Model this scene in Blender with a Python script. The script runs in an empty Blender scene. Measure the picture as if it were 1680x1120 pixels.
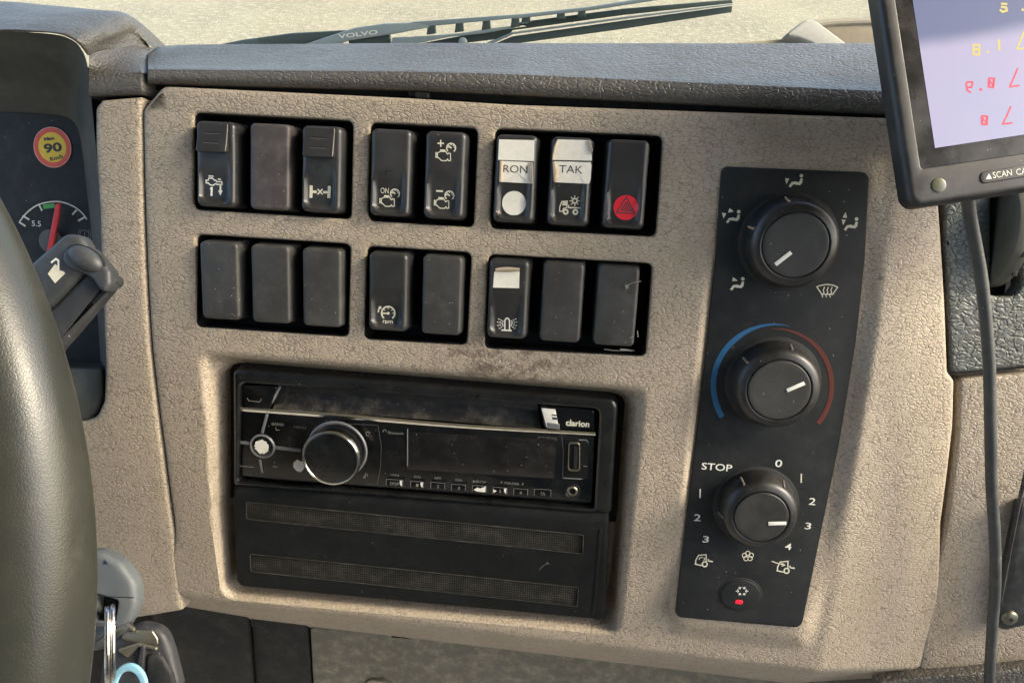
import bpy, bmesh, math, random
from mathutils import Matrix, Vector, geometry
import numpy as np
rad = math.radians
random.seed(7)
SC = bpy.context.scene
COL = SC.collection

# ------------------------------------------------------------------ frames
# D0: dash frame (mm): x right, y up the panel, z out towards the driver.
MM = Matrix.Scale(0.001, 4)
MD = Matrix.Translation((0, 0, 2.0)) @ Matrix.Rotation(rad(65), 4, 'X')     # dash frame (m) -> world
F = 1240.0
D = 360.0
RC = Matrix(((0.99531464, -0.06409262, 0.0723941), (0.05247443, 0.98693766, 0.15231708), (-0.08121086, -0.14780458, 0.98567672)))
CAM = Vector((0, 0, D))

# ------------------------------------------------------------------ camera
cd = bpy.data.cameras.new('camera'); cam = bpy.data.objects.new('camera', cd); COL.objects.link(cam)
cd.sensor_width = 36; cd.lens = 36 * F / 1680; cd.clip_start = 0.01; cd.clip_end = 500
cam.matrix_world = MD @ Matrix.Translation(CAM * 0.001) @ RC.to_4x4()
SC.camera = cam
# ------------------------------------------------------------------ light
SUN_EL, SUN_AZ = rad(36), rad(93)        # azimuth measured from +Y towards +X
w = bpy.data.worlds.new('World'); SC.world = w; w.use_nodes = True
nt = w.node_tree; nt.nodes.clear()
sk = nt.nodes.new('ShaderNodeTexSky'); sk.sky_type = 'NISHITA'; sk.sun_disc = False
sk.sun_elevation = SUN_EL; sk.sun_rotation = SUN_AZ; sk.air_density = 1.0; sk.dust_density = 3.0; sk.ozone_density = 1.0
bg = nt.nodes.new('ShaderNodeBackground'); bg.inputs[1].default_value = 0.15
wo = nt.nodes.new('ShaderNodeOutputWorld')
nt.links.new(sk.outputs[0], bg.inputs[0]); nt.links.new(bg.outputs[0], wo.inputs[0])
sl = bpy.data.lights.new('sun', 'SUN'); sun = bpy.data.objects.new('sun', sl); COL.objects.link(sun)
sl.energy = 0.95; sl.angle = rad(14.0); sl.color = (1.0, 0.90, 0.66)
sd = Vector((math.sin(SUN_AZ) * math.cos(SUN_EL), math.cos(SUN_AZ) * math.cos(SUN_EL), math.sin(SUN_EL)))
sun.rotation_euler = sd.to_track_quat('Z', 'Y').to_euler()
SC.view_settings.view_transform = 'Standard'; SC.view_settings.look = 'None'
SC.view_settings.exposure = 2.15; SC.view_settings.gamma = 1.0
SC.cycles.max_bounces = 8; SC.cycles.diffuse_bounces = 5; SC.cycles.glossy_bounces = 4; SC.cycles.transparent_max_bounces = 8
SC.cycles.caustics_reflective = False; SC.cycles.caustics_refractive = False

# ------------------------------------------------------------------ measuring helpers (mm)
def zb(y): return -.00055 * max(0.0, 20 - y) ** 2
def slope(y): return .0011 * max(0.0, 20 - y)
def ray(p): return RC @ Vector((p[0] - 840, -(p[1] - 560), -F))
def P(p, z=0.0, fr=None):
    """where the sight line through a measured image point meets the plane z of a frame"""
    d = ray(p)
    if fr is None:
        t = (z - D) / d.z; q = CAM + d * t; return (q.x, q.y)
    inv = fr.inverted(); o = inv @ CAM; dd = inv.to_3x3() @ d
    t = (z - o.z) / dd.z; q = o + dd * t; return (q.x, q.y)
def P3(p, z=0.0, fr=None):
    x, y = P(p, z, fr); return (x, y, z)
def S(p, dz=0.0):
    z = 0.0
    for i in range(14):
        q = P(p, z + dz); z = zb(q[1])
    return Vector((q[0], q[1], z + dz))
def frame(p, dz=0.0):
    s = S(p, dz); return Matrix.Translation(s) @ Matrix.Rotation(math.atan(slope(s.y)), 4, 'X')
def cframe(p, dist, roll=0.0):
    """frame facing the viewer at a given distance (mm)"""
    d = Vector((p[0] - 840, -(p[1] - 560), -F)) * (dist / F)
    return Matrix.Translation(CAM) @ RC.to_4x4() @ Matrix.Translation(d) @ Matrix.Rotation(rad(roll), 4, 'Z')
ID = Matrix.Identity(4)

# ------------------------------------------------------------------ mesh builder
class MB:
    def __init__(s): s.v = []; s.f = []
    def add(s, vs, fs):
        n = len(s.v); s.v += [tuple(v) for v in vs]; s.f += [tuple(i + n for i in f) for f in fs]; return s
    def box(s, c, d, b=0.0, m=None):
        cx, cy, cz = c; hx, hy, hz = d[0] / 2, d[1] / 2, d[2] / 2
        b = min(b, hx * .9, hy * .9, hz * .9)
        if b <= 0:
            vs = [(cx + i * hx, cy + j * hy, cz + k * hz) for k in (-1, 1) for j in (-1, 1) for i in (-1, 1)]
            fs = [(0, 2, 3, 1), (4, 5, 7, 6), (0, 1, 5, 4), (2, 6, 7, 3), (0, 4, 6, 2), (1, 3, 7, 5)]
        else:
            ol = rrect(2 * hx, 2 * hy, b * 1.01, 3)
            m2 = MB().prism([(cx + x, cy + y) for x, y in ol], cz - hz, cz + hz, b)
            vs, fs = m2.v, m2.f
        if m is not None: vs = [tuple(m @ Vector(v)) for v in vs]
        return s.add(vs, fs)
    def prism(s, ol, z0, z1, b=0.0, segs=3, bb=0.0):
        """closed outline raised from z0 to z1, top edge rounded by b"""
        ol = ccw(ol); n = len(ol); rings = []
        if bb: rings.append((inset(ol, bb), z0))
        rings.append((ol, z0 + bb))
        if b > 0:
            for k in range(segs + 1):
                a = math.pi / 2 * k / segs
                rings.append((inset(ol, b * (1 - math.cos(a))), z1 - b + b * math.sin(a)))
        else: rings.append((ol, z1))
        vs = [(x, y, z) for r, z in rings for x, y in r]; fs = []
        for k in range(len(rings) - 1):
            for i in range(n):
                j = (i + 1) % n; fs.append((k * n + i, k * n + j, (k + 1) * n + j, (k + 1) * n + i))
        fs.append(tuple((len(rings) - 1) * n + i for i in range(n))); fs.append(tuple(reversed(range(n))))
        return s.add(vs, fs)
    def lathe(s, prof, c=(0, 0), n=64, m=None):
        """prof: (r,z) from bottom to top round an axis at c; ends closed"""
        vs = []; fs = []
        for r, z in prof:
            for i in range(n):
                a = 2 * math.pi * i / n; vs.append((c[0] + r * math.cos(a), c[1] + r * math.sin(a), z))
        for k in range(len(prof) - 1):
            for i in range(n):
                j = (i + 1) % n; fs.append((k * n + i, k * n + j, (k + 1) * n + j, (k + 1) * n + i))
        fs.append(tuple((len(prof) - 1) * n + i for i in range(n))); fs.append(tuple(reversed(range(n))))
        if m is not None: vs = [tuple(m @ Vector(v)) for v in vs]
        return s.add(vs, fs)
    def tube(s, pts, r, n=12, caps=True):
        pts = [Vector(p) for p in pts]; N = len(pts); rs = r if isinstance(r, (list, tuple)) else [r] * N
        vs = []; fs = []; up = Vector((0.13, 0.2, 1)).normalized(); prev = None
        for i, p in enumerate(pts):
            t = (pts[min(i + 1, N - 1)] - pts[max(i - 1, 0)]).normalized()
            if prev is None:
                a = t.cross(up)
                if a.length < 1e-3: a = t.cross(Vector((1, 0, 0)))
                a.normalize()
            else: a = (prev - t * prev.dot(t)).normalized()
            prev = a; b = t.cross(a)
            for k in range(n):
                an = 2 * math.pi * k / n; vs.append(tuple(p + (a * math.cos(an) + b * math.sin(an)) * rs[i]))
        for i in range(N - 1):
            for k in range(n):
                l = (k + 1) % n; fs.append((i * n + k, i * n + l, (i + 1) * n + l, (i + 1) * n + k))
        if caps: fs.append(tuple(reversed(range(n)))); fs.append(tuple((N - 1) * n + k for k in range(n)))
        return s.add(vs, fs)
    def ribbon(s, pts, wd, z, th=0.12, closed=False):
        """flat printed stroke of width wd along 2-D points"""
        pts = [Vector((p[0], p[1])) for p in pts]
        if closed: pts = pts + [pts[0]]
        for i in range(len(pts) - 1):
            a, b = pts[i], pts[i + 1]; d = b - a
            if d.length < 1e-6: continue
            d.normalize(); nn = Vector((-d.y, d.x)) * wd / 2; e = d * wd * .32
            a2, b2 = a - e, b + e; zz = z + 0.002 * (i % 5)
            s.add([(*(a2 + nn), zz), (*(a2 - nn), zz), (*(b2 - nn), zz), (*(b2 + nn), zz)], [(0, 1, 2, 3)])
        return s
    def disc(s, c, r, z, n=40, ry=None):
        ry = ry or r
        return s.add([(c[0] + r * math.cos(2 * math.pi * i / n), c[1] + ry * math.sin(2 * math.pi * i / n), z) for i in range(n)], [tuple(range(n))])
    def flat(s, ol, z): ol = ccw(ol); return s.add([(x, y, z) for x, y in ol], [tuple(range(len(ol)))])
    def grid(s, G, flip=False):
        nu, nv = len(G), len(G[0]); vs = [tuple(v) for r in G for v in r]; fs = []
        for i in range(nu - 1):
            for j in range(nv - 1):
                f = (i * nv + j, i * nv + j + 1, (i + 1) * nv + j + 1, (i + 1) * nv + j); fs.append(f[::-1] if flip else f)
        return s.add(vs, fs)

def area(ol): return sum(ol[i][0] * ol[(i + 1) % len(ol)][1] - ol[(i + 1) % len(ol)][0] * ol[i][1] for i in range(len(ol))) / 2
def ccw(ol): ol = [(p[0], p[1]) for p in ol]; return ol if area(ol) > 0 else ol[::-1]
def inset(ol, d):
    if abs(d) < 1e-9: return list(ol)
    n = len(ol); out = []
    for i in range(n):
        p0, p1, p2 = ol[i - 1], ol[i], ol[(i + 1) % n]
        a = Vector((p1[0] - p0[0], p1[1] - p0[1])); b = Vector((p2[0] - p1[0], p2[1] - p1[1]))
        if a.length < 1e-9 or b.length < 1e-9: out.append(p1); continue
        a.normalize(); b.normalize(); na = Vector((-a.y, a.x)); nb = Vector((-b.y, b.x)); m = na + nb
        if m.length < 1e-6: m = na
        m.normalize(); k = d / max(.35, m.dot(na)); out.append((p1[0] + m.x * k, p1[1] + m.y * k))
    return out
def rnd(pts, r, seg=6):
    """polygon with rounded corners; r one number or one per corner"""
    n = len(pts); rs = r if isinstance(r, (list, tuple)) else [r] * n; out = []
    for i in range(n):
        p0, p1, p2 = Vector(pts[i - 1][:2]), Vector(pts[i][:2]), Vector(pts[(i + 1) % n][:2])
        a = (p0 - p1); b = (p2 - p1); la, lb = a.length, b.length; a.normalize(); b.normalize()
        co = max(-1, min(1, a.dot(b))); an = math.acos(co)
        if rs[i] <= 0 or an > 3.08: out.append(tuple(p1)); continue
        t = min(rs[i] / math.tan(an / 2), la * .48, lb * .48); rr = t * math.tan(an / 2)
        c = p1 + (a + b).normalized() * (rr / math.sin(an / 2)); s0 = p1 + a * t - c; s1 = p1 + b * t - c
        a0 = math.atan2(s0.y, s0.x); a1 = math.atan2(s1.y, s1.x); dl = (a1 - a0 + math.pi) % (2 * math.pi) - math.pi
        for k in range(seg + 1):
            q = a0 + dl * k / seg; out.append((c.x + rr * math.cos(q), c.y + rr * math.sin(q)))
    return out
def rrect(w_, h_, r, seg=6, c=(0, 0)):
    return [(x + c[0], y + c[1]) for x, y in rnd([(-w_ / 2, -h_ / 2), (w_ / 2, -h_ / 2), (w_ / 2, h_ / 2), (-w_ / 2, h_ / 2)], r, seg)]
def dens(ol, step):
    out = []; n = len(ol)
    for i in range(n):
        a, b = Vector(ol[i][:2]), Vector(ol[(i + 1) % n][:2]); k = max(1, int((b - a).length / step))
        for j in range(k): out.append(tuple(a.lerp(b, j / k)))
    return out
def cr(p, t):
    n = len(p); i = min(int(t), n - 2); u = t - i
    p0 = p[max(i - 1, 0)]; p1 = p[i]; p2 = p[i + 1]; p3 = p[min(i + 2, n - 1)]
    return .5 * ((2 * p1) + (p2 - p0) * u + (2 * p0 - 5 * p1 + 4 * p2 - p3) * u * u + (3 * p1 - p0 - 3 * p2 + p3) * u ** 3)
def curve(p, m): p = [Vector(q) for q in p]; return [cr(p, (len(p) - 1) * i / (m - 1)) for i in range(m)]
def patch(rows, nu, nv):
    R_ = [curve(r, nv) for r in rows]
    return [list(x) for x in zip(*[curve([r[j] for r in R_], nu) for j in range(nv)])]
def inpoly(X, Y, ol):
    ins = np.zeros(X.shape, bool); n = len(ol)
    for i in range(n):
        x0, y0 = ol[i]; x1, y1 = ol[(i + 1) % n]
        if y0 == y1: continue
        c = ((y0 > Y) != (y1 > Y)) & (X < (x1 - x0) * (Y - y0) / (y1 - y0) + x0); ins ^= c
    return ins
def pdist(X, Y, ol):
    d = np.full(X.shape, 1e9); n = len(ol)
    for i in range(n):
        ax, ay = ol[i]; bx, by = ol[(i + 1) % n]; vx, vy = bx - ax, by - ay; l = vx * vx + vy * vy
        if l < 1e-12: continue
        t = np.clip(((X - ax) * vx + (Y - ay) * vy) / l, 0, 1); d = np.minimum(d, np.hypot(X - ax - t * vx, Y - ay - t * vy))
    return d
def sheet(ol, zf, holes=(), r=2.0, depth=8.0, step=6.0, fine=None, hr=1.2, hdepth=5.0, fstep=1.2):
    """a moulded sheet: top surface z=zf(x,y), rounded outer edge, holes with rounded lips"""
    mb = MB(); ol = dens(ccw(ol), step * .6); loops = [(ol, 1, r, depth)] + [(dens(ccw(h), 2.5), -1, hr, hdepth) for h in holes]
    V2 = []; E2 = []; drops = []
    for lp, sg, rr, dp in loops:
        n = len(lp); top = inset(lp, rr * sg); b0 = len(V2); V2 += top; E2 += [(b0 + i, b0 + (i + 1) % n) for i in range(n)]
        rings = [(inset(lp, sg * rr * (1 - math.sin(a))), rr * (1 - math.cos(a))) for a in [math.pi / 2 * k / 4 for k in range(5)]] + [(lp, dp)]
        vs = []; pts = [q for rg, _ in rings for q in rg]; dr = [d_ for rg, d_ in rings for _ in rg]
        zz = zf(np.array([q[0] for q in pts]), np.array([q[1] for q in pts])); vs = [(q[0], q[1], z - d_) for q, z, d_ in zip(pts, zz, dr)]
        fs = []
        for k in range(len(rings) - 1):
            for i in range(n):
                j = (i + 1) % n; f = (k * n + i, (k + 1) * n + i, (k + 1) * n + j, k * n + j); fs.append(f if sg > 0 else f[::-1])
        mb.add(vs, fs)
    A = np.array(V2); x0, y0 = A.min(0); x1, y1 = A.max(0)
    gx, gy = np.meshgrid(np.arange(x0, x1, step) + .37, np.arange(y0, y1, step) + .41); G = [np.c_[gx.ravel(), gy.ravel()]]
    if fine is not None:
        gx, gy = np.meshgrid(np.arange(x0, x1, fstep) + .11, np.arange(y0, y1, fstep) + .13); X, Y = gx.ravel(), gy.ravel(); m = fine(X, Y)
        k = ~fine(G[0][:, 0], G[0][:, 1]); G = [G[0][k], np.c_[X[m], Y[m]]]
    G = np.vstack(G); ok = inpoly(G[:, 0], G[:, 1], inset(loops[0][0], r)) & (pdist(G[:, 0], G[:, 1], inset(loops[0][0], r)) > .5)
    for lp, sg, rr, dp in loops[1:]:
        t = inset(lp, -rr); ok &= ~inpoly(G[:, 0], G[:, 1], t) & (pdist(G[:, 0], G[:, 1], t) > .5)
    G = G[ok]; allv = [Vector(v) for v in V2] + [Vector((float(a), float(b))) for a, b in G]
    rv, re, rf, *_ = geometry.delaunay_2d_cdt(allv, E2, [], 0, 1e-5)
    rx = np.array([v.x for v in rv]); ry = np.array([v.y for v in rv]); rz = zf(rx, ry)
    T = np.array([f for f in rf if len(f) == 3]); cx = rx[T].mean(1); cy = ry[T].mean(1)
    k = inpoly(cx, cy, inset(loops[0][0], r))
    for lp, sg, rr, dp in loops[1:]: k &= ~inpoly(cx, cy, inset(lp, -rr))
    T = T[k]; mb.add(list(zip(rx.tolist(), ry.tolist(), rz.tolist())), [tuple(int(i) for i in f) for f in T])
    return mb
def arc(c, r, a0, a1, n=16, ry=None):
    ry = ry or r
    return [(c[0] + r * math.cos(rad(a0 + (a1 - a0) * i / n)), c[1] + ry * math.sin(rad(a0 + (a1 - a0) * i / n))) for i in range(n + 1)]

# ------------------------------------------------------------------ objects
FR = {}
def world(fr): return MD @ MM @ fr @ MM.inverted()
def mesh(name, mb, mat, smooth=True, angle=35, weld=True):
    me = bpy.data.meshes.new(name); me.from_pydata([(v[0] * .001, v[1] * .001, v[2] * .001) for v in mb.v], [], mb.f)
    bm = bmesh.new(); bm.from_mesh(me)
    if weld: bmesh.ops.remove_doubles(bm, verts=bm.verts, dist=2e-6)
    if smooth:
        for f in bm.faces: f.smooth = True
        ca = rad(angle)
        for e in bm.edges:
            if len(e.link_faces) == 2 and e.calc_face_angle(0) > ca: e.smooth = False
    bm.to_mesh(me); bm.free(); me.materials.append(mat); return me
def tag(o, label=None, cat=None, group=None, kind=None):
    if label: o['label'] = label
    if cat: o['category'] = cat
    if group: o['group'] = group
    if kind: o['kind'] = kind
    return o
def thing(name, label, cat, fr=ID, group=None, loc=(0, 0, 0)):
    """an Empty at the thing's place; its parts are modelled in the same frame"""
    f = fr @ Matrix.Translation(Vector(loc)); o = bpy.data.objects.new(name, None); COL.objects.link(o); o.empty_display_size = .01
    o.matrix_world = world(f); FR[o.name] = (loc[0], loc[1], loc[2]); return tag(o, label, cat, group)
def part(name, mb, mat, parent, label=None, kind=None, **k):
    off = FR[parent.name]; m2 = MB(); m2.v = [(v[0] - off[0], v[1] - off[1], v[2] - off[2]) for v in mb.v]; m2.f = mb.f
    o = bpy.data.objects.new(name, mesh(name, m2, mat, **k)); COL.objects.link(o); o.parent = parent; FR[o.name] = off
    return tag(o, label, None, None, kind)
def single(name, mb, mat, fr, label, cat, group=None, kind=None, loc=None, **k):
    if loc is None: loc = tuple(sum(v[i] for v in mb.v) / len(mb.v) for i in range(3))
    m2 = MB(); m2.v = [(v[0] - loc[0], v[1] - loc[1], v[2] - loc[2]) for v in mb.v]; m2.f = mb.f
    o = bpy.data.objects.new(name, mesh(name, m2, mat, **k)); COL.objects.link(o); o.matrix_world = world(fr @ Matrix.Translation(Vector(loc)))
    FR[o.name] = loc; return tag(o, label, cat, group, kind)
_tc = {}
def text(s, c, h, w_=None, z=0.0, mirror=False, rot=0, bold=0.0, c_is='center'):
    """lettering as flat mesh: centre c, capital height h, total width w_ (mm)"""
    key = (s, bold)
    if key not in _tc:
        cu = bpy.data.curves.new('lettering', 'FONT'); cu.body = s; cu.size = 1; cu.resolution_u = 3; cu.offset = bold
        o = bpy.data.objects.new('lettering', cu); COL.objects.link(o)
        dg = bpy.context.evaluated_depsgraph_get(); me = bpy.data.meshes.new_from_object(o.evaluated_get(dg))
        _tc[key] = ([tuple(v.co) for v in me.vertices], [tuple(p.vertices) for p in me.polygons])
        bpy.data.objects.remove(o); bpy.data.curves.remove(cu); bpy.data.meshes.remove(me)
    vs, fs = _tc[key]
    if not vs: return MB()
    xs = [v[0] for v in vs]; ys = [v[1] for v in vs]; x0, x1, y0, y1 = min(xs), max(xs), min(ys), max(ys)
    k = h / (y1 - y0); kx = (w_ / (x1 - x0)) if w_ else k; cr_, sr = math.cos(rad(rot)), math.sin(rad(rot)); out = []
    for v in vs:
        x = (v[0] - (x0 + x1) / 2) * kx * (-1 if mirror else 1); y = (v[1] - (y0 + y1) / 2) * k
        out.append((c[0] + x * cr_ - y * sr, c[1] + x * sr + y * cr_, z))
    return MB().add(out, [f[::-1] for f in fs] if mirror else fs)

# ------------------------------------------------------------------ materials
class NT:
    def __init__(s, name):
        s.m = bpy.data.materials.new(name); s.m.use_nodes = True; s.t = s.m.node_tree; s.b = s.t.nodes['Principled BSDF']
        s.tc = s.t.nodes.new('ShaderNodeTexCoord').outputs['Object']
    def n(s, ty, **k):
        x = s.t.nodes.new(ty)
        for a, v in k.items(): setattr(x, a, v)
        return x
    def lk(s, a, b): s.t.links.new(a, b)
    def map(s, sc, vec=None, rot=(0, 0, 0), loc=(0, 0, 0)):
        x = s.n('ShaderNodeMapping'); x.inputs['Scale'].default_value = sc; x.inputs['Rotation'].default_value = rot; x.inputs['Location'].default_value = loc
        s.lk(vec or s.tc, x.inputs[0]); return x.outputs[0]
    def noise(s, scale, detail=4, rough=.5, vec=None, dist=0):
        x = s.n('ShaderNodeTexNoise'); x.inputs['Scale'].default_value = scale; x.inputs['Detail'].default_value = detail; x.inputs['Roughness'].default_value = rough; x.inputs['Distortion'].default_value = dist
        s.lk(vec or s.tc, x.inputs['Vector']); return x.outputs['Fac'], x.outputs['Color']
    def vor(s, scale, feature='F1', vec=None, rnd_=1.0):
        x = s.n('ShaderNodeTexVoronoi', feature=feature); x.inputs['Scale'].default_value = scale; x.inputs['Randomness'].default_value = rnd_
        s.lk(vec or s.tc, x.inputs['Vector']); return x
    def ramp(s, f, a, b, c0=0.0, c1=1.0, smooth=True):
        x = s.n('ShaderNodeMapRange'); x.interpolation_type = 'SMOOTHSTEP' if smooth else 'LINEAR'
        for i, v in enumerate((a, b, c0, c1)): x.inputs[i + 1].default_value = v
        s.lk(f, x.inputs[0]); return x.outputs[0]
    def math(s, op, a, b=0.0):
        x = s.n('ShaderNodeMath', operation=op)
        for i, v in enumerate((a, b)):
            if isinstance(v, (int, float)): x.inputs[i].default_value = v
            else: s.lk(v, x.inputs[i])
        return x.outputs[0]
    def mix(s, f, a, b):
        x = s.n('ShaderNodeMix', data_type='RGBA')
        if isinstance(f, (int, float)): x.inputs[0].default_value = f
        else: s.lk(f, x.inputs[0])
        for i, v in ((6, a), (7, b)):
            if isinstance(v, tuple): x.inputs[i].default_value = (*v, 1)
            else: s.lk(v, x.inputs[i])
        return x.outputs[2]
    def bump(s, h, dist, strength=1.0, prev=None):
        x = s.n('ShaderNodeBump'); x.inputs['Distance'].default_value = dist; x.inputs['Strength'].default_value = strength
        s.lk(h, x.inputs['Height'])
        if prev: s.lk(prev, x.inputs['Normal'])
        return x.outputs[0]
    def color(s, c):
        if isinstance(c, tuple): s.b.inputs['Base Color'].default_value = (*c, 1)
        else: s.lk(c, s.b.inputs['Base Color'])
    def rough(s, r):
        if isinstance(r, (int, float)): s.b.inputs['Roughness'].default_value = r
        else: s.lk(r, s.b.inputs['Roughness'])
    def norm(s, n): s.lk(n, s.b.inputs['Normal'])

def warp(m, amt, scale, base):
    _, c = m.noise(scale, 2)
    v = m.n('ShaderNodeVectorMath', operation='SUBTRACT'); m.lk(c, v.inputs[0]); v.inputs[1].default_value = (.5, .5, .5)
    k = m.n('ShaderNodeVectorMath', operation='SCALE'); m.lk(v.outputs[0], k.inputs[0]); k.inputs['Scale'].default_value = amt
    a = m.n('ShaderNodeVectorMath', operation='ADD'); m.lk(base, a.inputs[0]); m.lk(k.outputs[0], a.inputs[1]); return a.outputs[0]
def leather(name, c, c2, cell, depth, rough=.5, crease_dark=.35, stain=None, spec=.5):
    """grained moulded skin: pebbles divided by creases of uneven depth"""
    m = NT(name)
    v = warp(m, .0022, 230, m.tc); v = warp(m, .006, 45, v)
    v1 = m.map((.78, 1.5, 1), v, rot=(0, 0, .12)); v2 = m.map((.85, 1.55, 1), v, rot=(0, 0, -.35))
    a = m.vor(1 / cell, 'DISTANCE_TO_EDGE', v1).outputs['Distance']; b = m.vor(.55 / cell, 'DISTANCE_TO_EDGE', v2).outputs['Distance']; c3 = m.vor(2.3 / cell, 'SMOOTH_F1', v).outputs['Distance']
    n1, _ = m.noise(120, 3); wv = m.ramp(n1, .35, .65, .10, .34)
    x = m.n('ShaderNodeMapRange'); x.interpolation_type = 'SMOOTHERSTEP'; m.lk(a, x.inputs[0]); x.inputs[1].default_value = -.01; m.lk(wv, x.inputs[2])
    ha = x.outputs[0]; hb = m.ramp(b, 0, .13)
    n2, _ = m.noise(150, 3); hb = m.math('MAXIMUM', hb, m.ramp(n2, .42, .60)); n3, _ = m.noise(2200, 3)
    n5, _ = m.noise(330, 2); ha = m.math('MAXIMUM', ha, m.ramp(n5, .52, .70, 0, .8))
    h = m.math('ADD', m.math('MULTIPLY', ha, .6), m.math('MULTIPLY', hb, .4)); h = m.math('ADD', h, m.math('MULTIPLY', n3, .10)); h = m.math('SUBTRACT', h, m.math('MULTIPLY', c3, .25))
    n4, _ = m.noise(14, 4, .6); col = m.mix(m.ramp(n4, .3, .7), c, c2)
    hc = m.math('MAXIMUM', m.ramp(a, 0, .075), m.ramp(n5, .50, .66)); hd = m.math('MAXIMUM', m.ramp(b, 0, .06), m.ramp(n2, .40, .54)); col = m.mix(m.math('MULTIPLY', m.math('SUBTRACT', 1.0, hc), crease_dark), col, tuple(k * .30 for k in c)); col = m.mix(m.math('MULTIPLY', m.math('SUBTRACT', 1.0, hd), crease_dark * .7), col, tuple(k * .35 for k in c))  # creases coloured darker than the pebbles between them
    n6, _ = m.noise(28, 5, .7); col = m.mix(m.math('MULTIPLY', m.ramp(n6, .52, .72), .35), col, (c[0] * .8, c[1] * .82, c[2] * .70))
    if stain: col = stain(m, col)
    m.color(col); m.rough(m.ramp(n4, .3, .7, rough, rough + .12)); m.b.inputs['Specular IOR Level'].default_value = spec
    m.norm(m.bump(h, depth, .9)); return m.m
def plastic(name, c, rough=.4, dust=.0, specks=.0, fine=.00003, spec=.5, wear=None, dustcol=(.22, .21, .19), coat=0):
    m = NT(name); oi = m.n('ShaderNodeObjectInfo'); sc = m.n('ShaderNodeVectorMath', operation='SCALE'); sc.inputs[0].default_value = (1.3, .7, .4); m.lk(oi.outputs['Random'], sc.inputs['Scale']); ad = m.n('ShaderNodeVectorMath', operation='ADD'); m.lk(m.tc, ad.inputs[0]); m.lk(sc.outputs[0], ad.inputs[1]); m.tc = ad.outputs[0]
    n1, _ = m.noise(45, 5, .65); n2, _ = m.noise(2600, 2); col = m.mix(m.ramp(n1, .35, .75), c, tuple(k * 1.25 + .003 for k in c))
    if dust: n3, _ = m.noise(110, 6, .75); col = m.mix(m.math('MULTIPLY', m.ramp(n3, .42, .78), dust), col, dustcol)
    if specks:
        vo = m.vor(850, 'F1'); rc = m.n('ShaderNodeSeparateColor'); m.lk(vo.outputs['Color'], rc.inputs[0])
        thr = m.ramp(rc.outputs[0], 1 - specks * .6, 1.0, 0.0, .22, False); k = m.math('LESS_THAN', vo.outputs['Distance'], thr); col = m.mix(m.math('MULTIPLY', k, .75), col, (.42, .41, .38))
    m.color(col); m.rough(m.ramp(n1, .3, .75, rough, min(1, rough + .18))); m.b.inputs['Specular IOR Level'].default_value = spec
    if coat: m.b.inputs['Coat Weight'].default_value = coat; m.b.inputs['Coat Roughness'].default_value = .08
    if fine: m.norm(m.bump(n2, fine, 1.0))
    return m.m
def plain(name, c, rough=.5, metal=0.0, emis=None, es=1.0, spec=.5):
    m = NT(name); n1, _ = m.noise(300, 4, .6); m.color(m.mix(m.ramp(n1, .35, .7), c, tuple(k * .92 for k in c))); m.rough(m.ramp(n1, .3, .8, rough, min(1, rough + .12)))
    m.b.inputs['Metallic'].default_value = metal; m.b.inputs['Specular IOR Level'].default_value = spec
    if emis: m.b.inputs['Emission Color'].default_value = (*emis, 1); m.b.inputs['Emission Strength'].default_value = es
    return m.m

def panel_stain(m, col):
    # brown worn grime below the middle switches and around the switch row
    g = m.n('ShaderNodeTexGradient', gradient_type='SPHERICAL'); m.lk(m.map((18, 40, 6), loc=(.032 * 18 - .02, .066 * 40, 0)), g.inputs[0])
    n, _ = m.noise(160, 5, .7); k = m.math('MULTIPLY', m.ramp(g.outputs['Fac'], .0, .9), m.ramp(n, .42, .62))
    return m.mix(m.math('MULTIPLY', k, .7), col, (.05, .025, .017))
M = {}
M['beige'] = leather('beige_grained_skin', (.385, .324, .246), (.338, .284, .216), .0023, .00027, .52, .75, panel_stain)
M['beige_smooth'] = plastic('beige_plastic', (.27, .225, .18), .45, .25, 0, .00008)
M['pad'] = leather('charcoal_grained_skin', (.100, .093, .080), (.084, .078, .068), .0027, .00050, .40, .35)
M['hood'] = leather('hood_grained_skin', (.102, .097, .085), (.087, .083, .073), .0028, .00045, .42, .3)
M['insert'] = leather('grey_green_grained_skin', (.088, .096, .088), (.072, .080, .074), .0034, .0005, .42, .3)
M['black'] = plastic('black_plastic', (.006, .007, .0075), .6, .1, 0, .00003, .3)
M['well'] = plastic('deep_black_plastic', (.0035, .004, .0045), .55, 0, spec=.2)
M['switch'] = plastic('switch_black_plastic', (.021, .0215, .022), .30, .06, .03, .00001)
M['blank'] = plastic('blank_cover_plastic', (.032, .032, .031), .42, .15, .14, .00006)
M['blankbrown'] = plastic('brownish_blank_plastic', (.046, .038, .036), .42, .25, .14, .00005)
M['climate'] = plastic('climate_panel_plastic', (.0085, .0105, .0115), .55, .05, .04, .00004, .28)
M['knob'] = plastic('knob_plastic', (.009, .009, .009), .32, .10, .05, .00003)
M['cap'] = plastic('knob_cap_plastic', (.017, .018, .017), .48, .08, .06, .00004)
M['white'] = plain('white_print', (.74, .73, .66), .6)
M['cream'] = plain('cream_print', (.62, .60, .48), .6)
M['dimprint'] = plain('dim_print', (.20, .20, .18), .6)
M['faint'] = plain('faint_print', (.07, .07, .065), .5)
M['groove'] = plain('groove_black', (.004, .004, .004), .6)
M['ridge'] = plain('worn_ridge', (.16, .14, .115), .5)
M['edgehighlight'] = plain('grey_highlight', (.085, .088, .088), .35)  # painted highlight for the slide tab grooves
M['orange'] = plain('rubbed_brown', (.32, .22, .14), .5)
M['paper'] = plain('white_label_paper', (.72, .70, .62), .7)
M['papercurl'] = plain('yellowed_paper', (.42, .35, .25), .8)
M['ink'] = plain('label_ink', (.045, .045, .05), .6)
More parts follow.
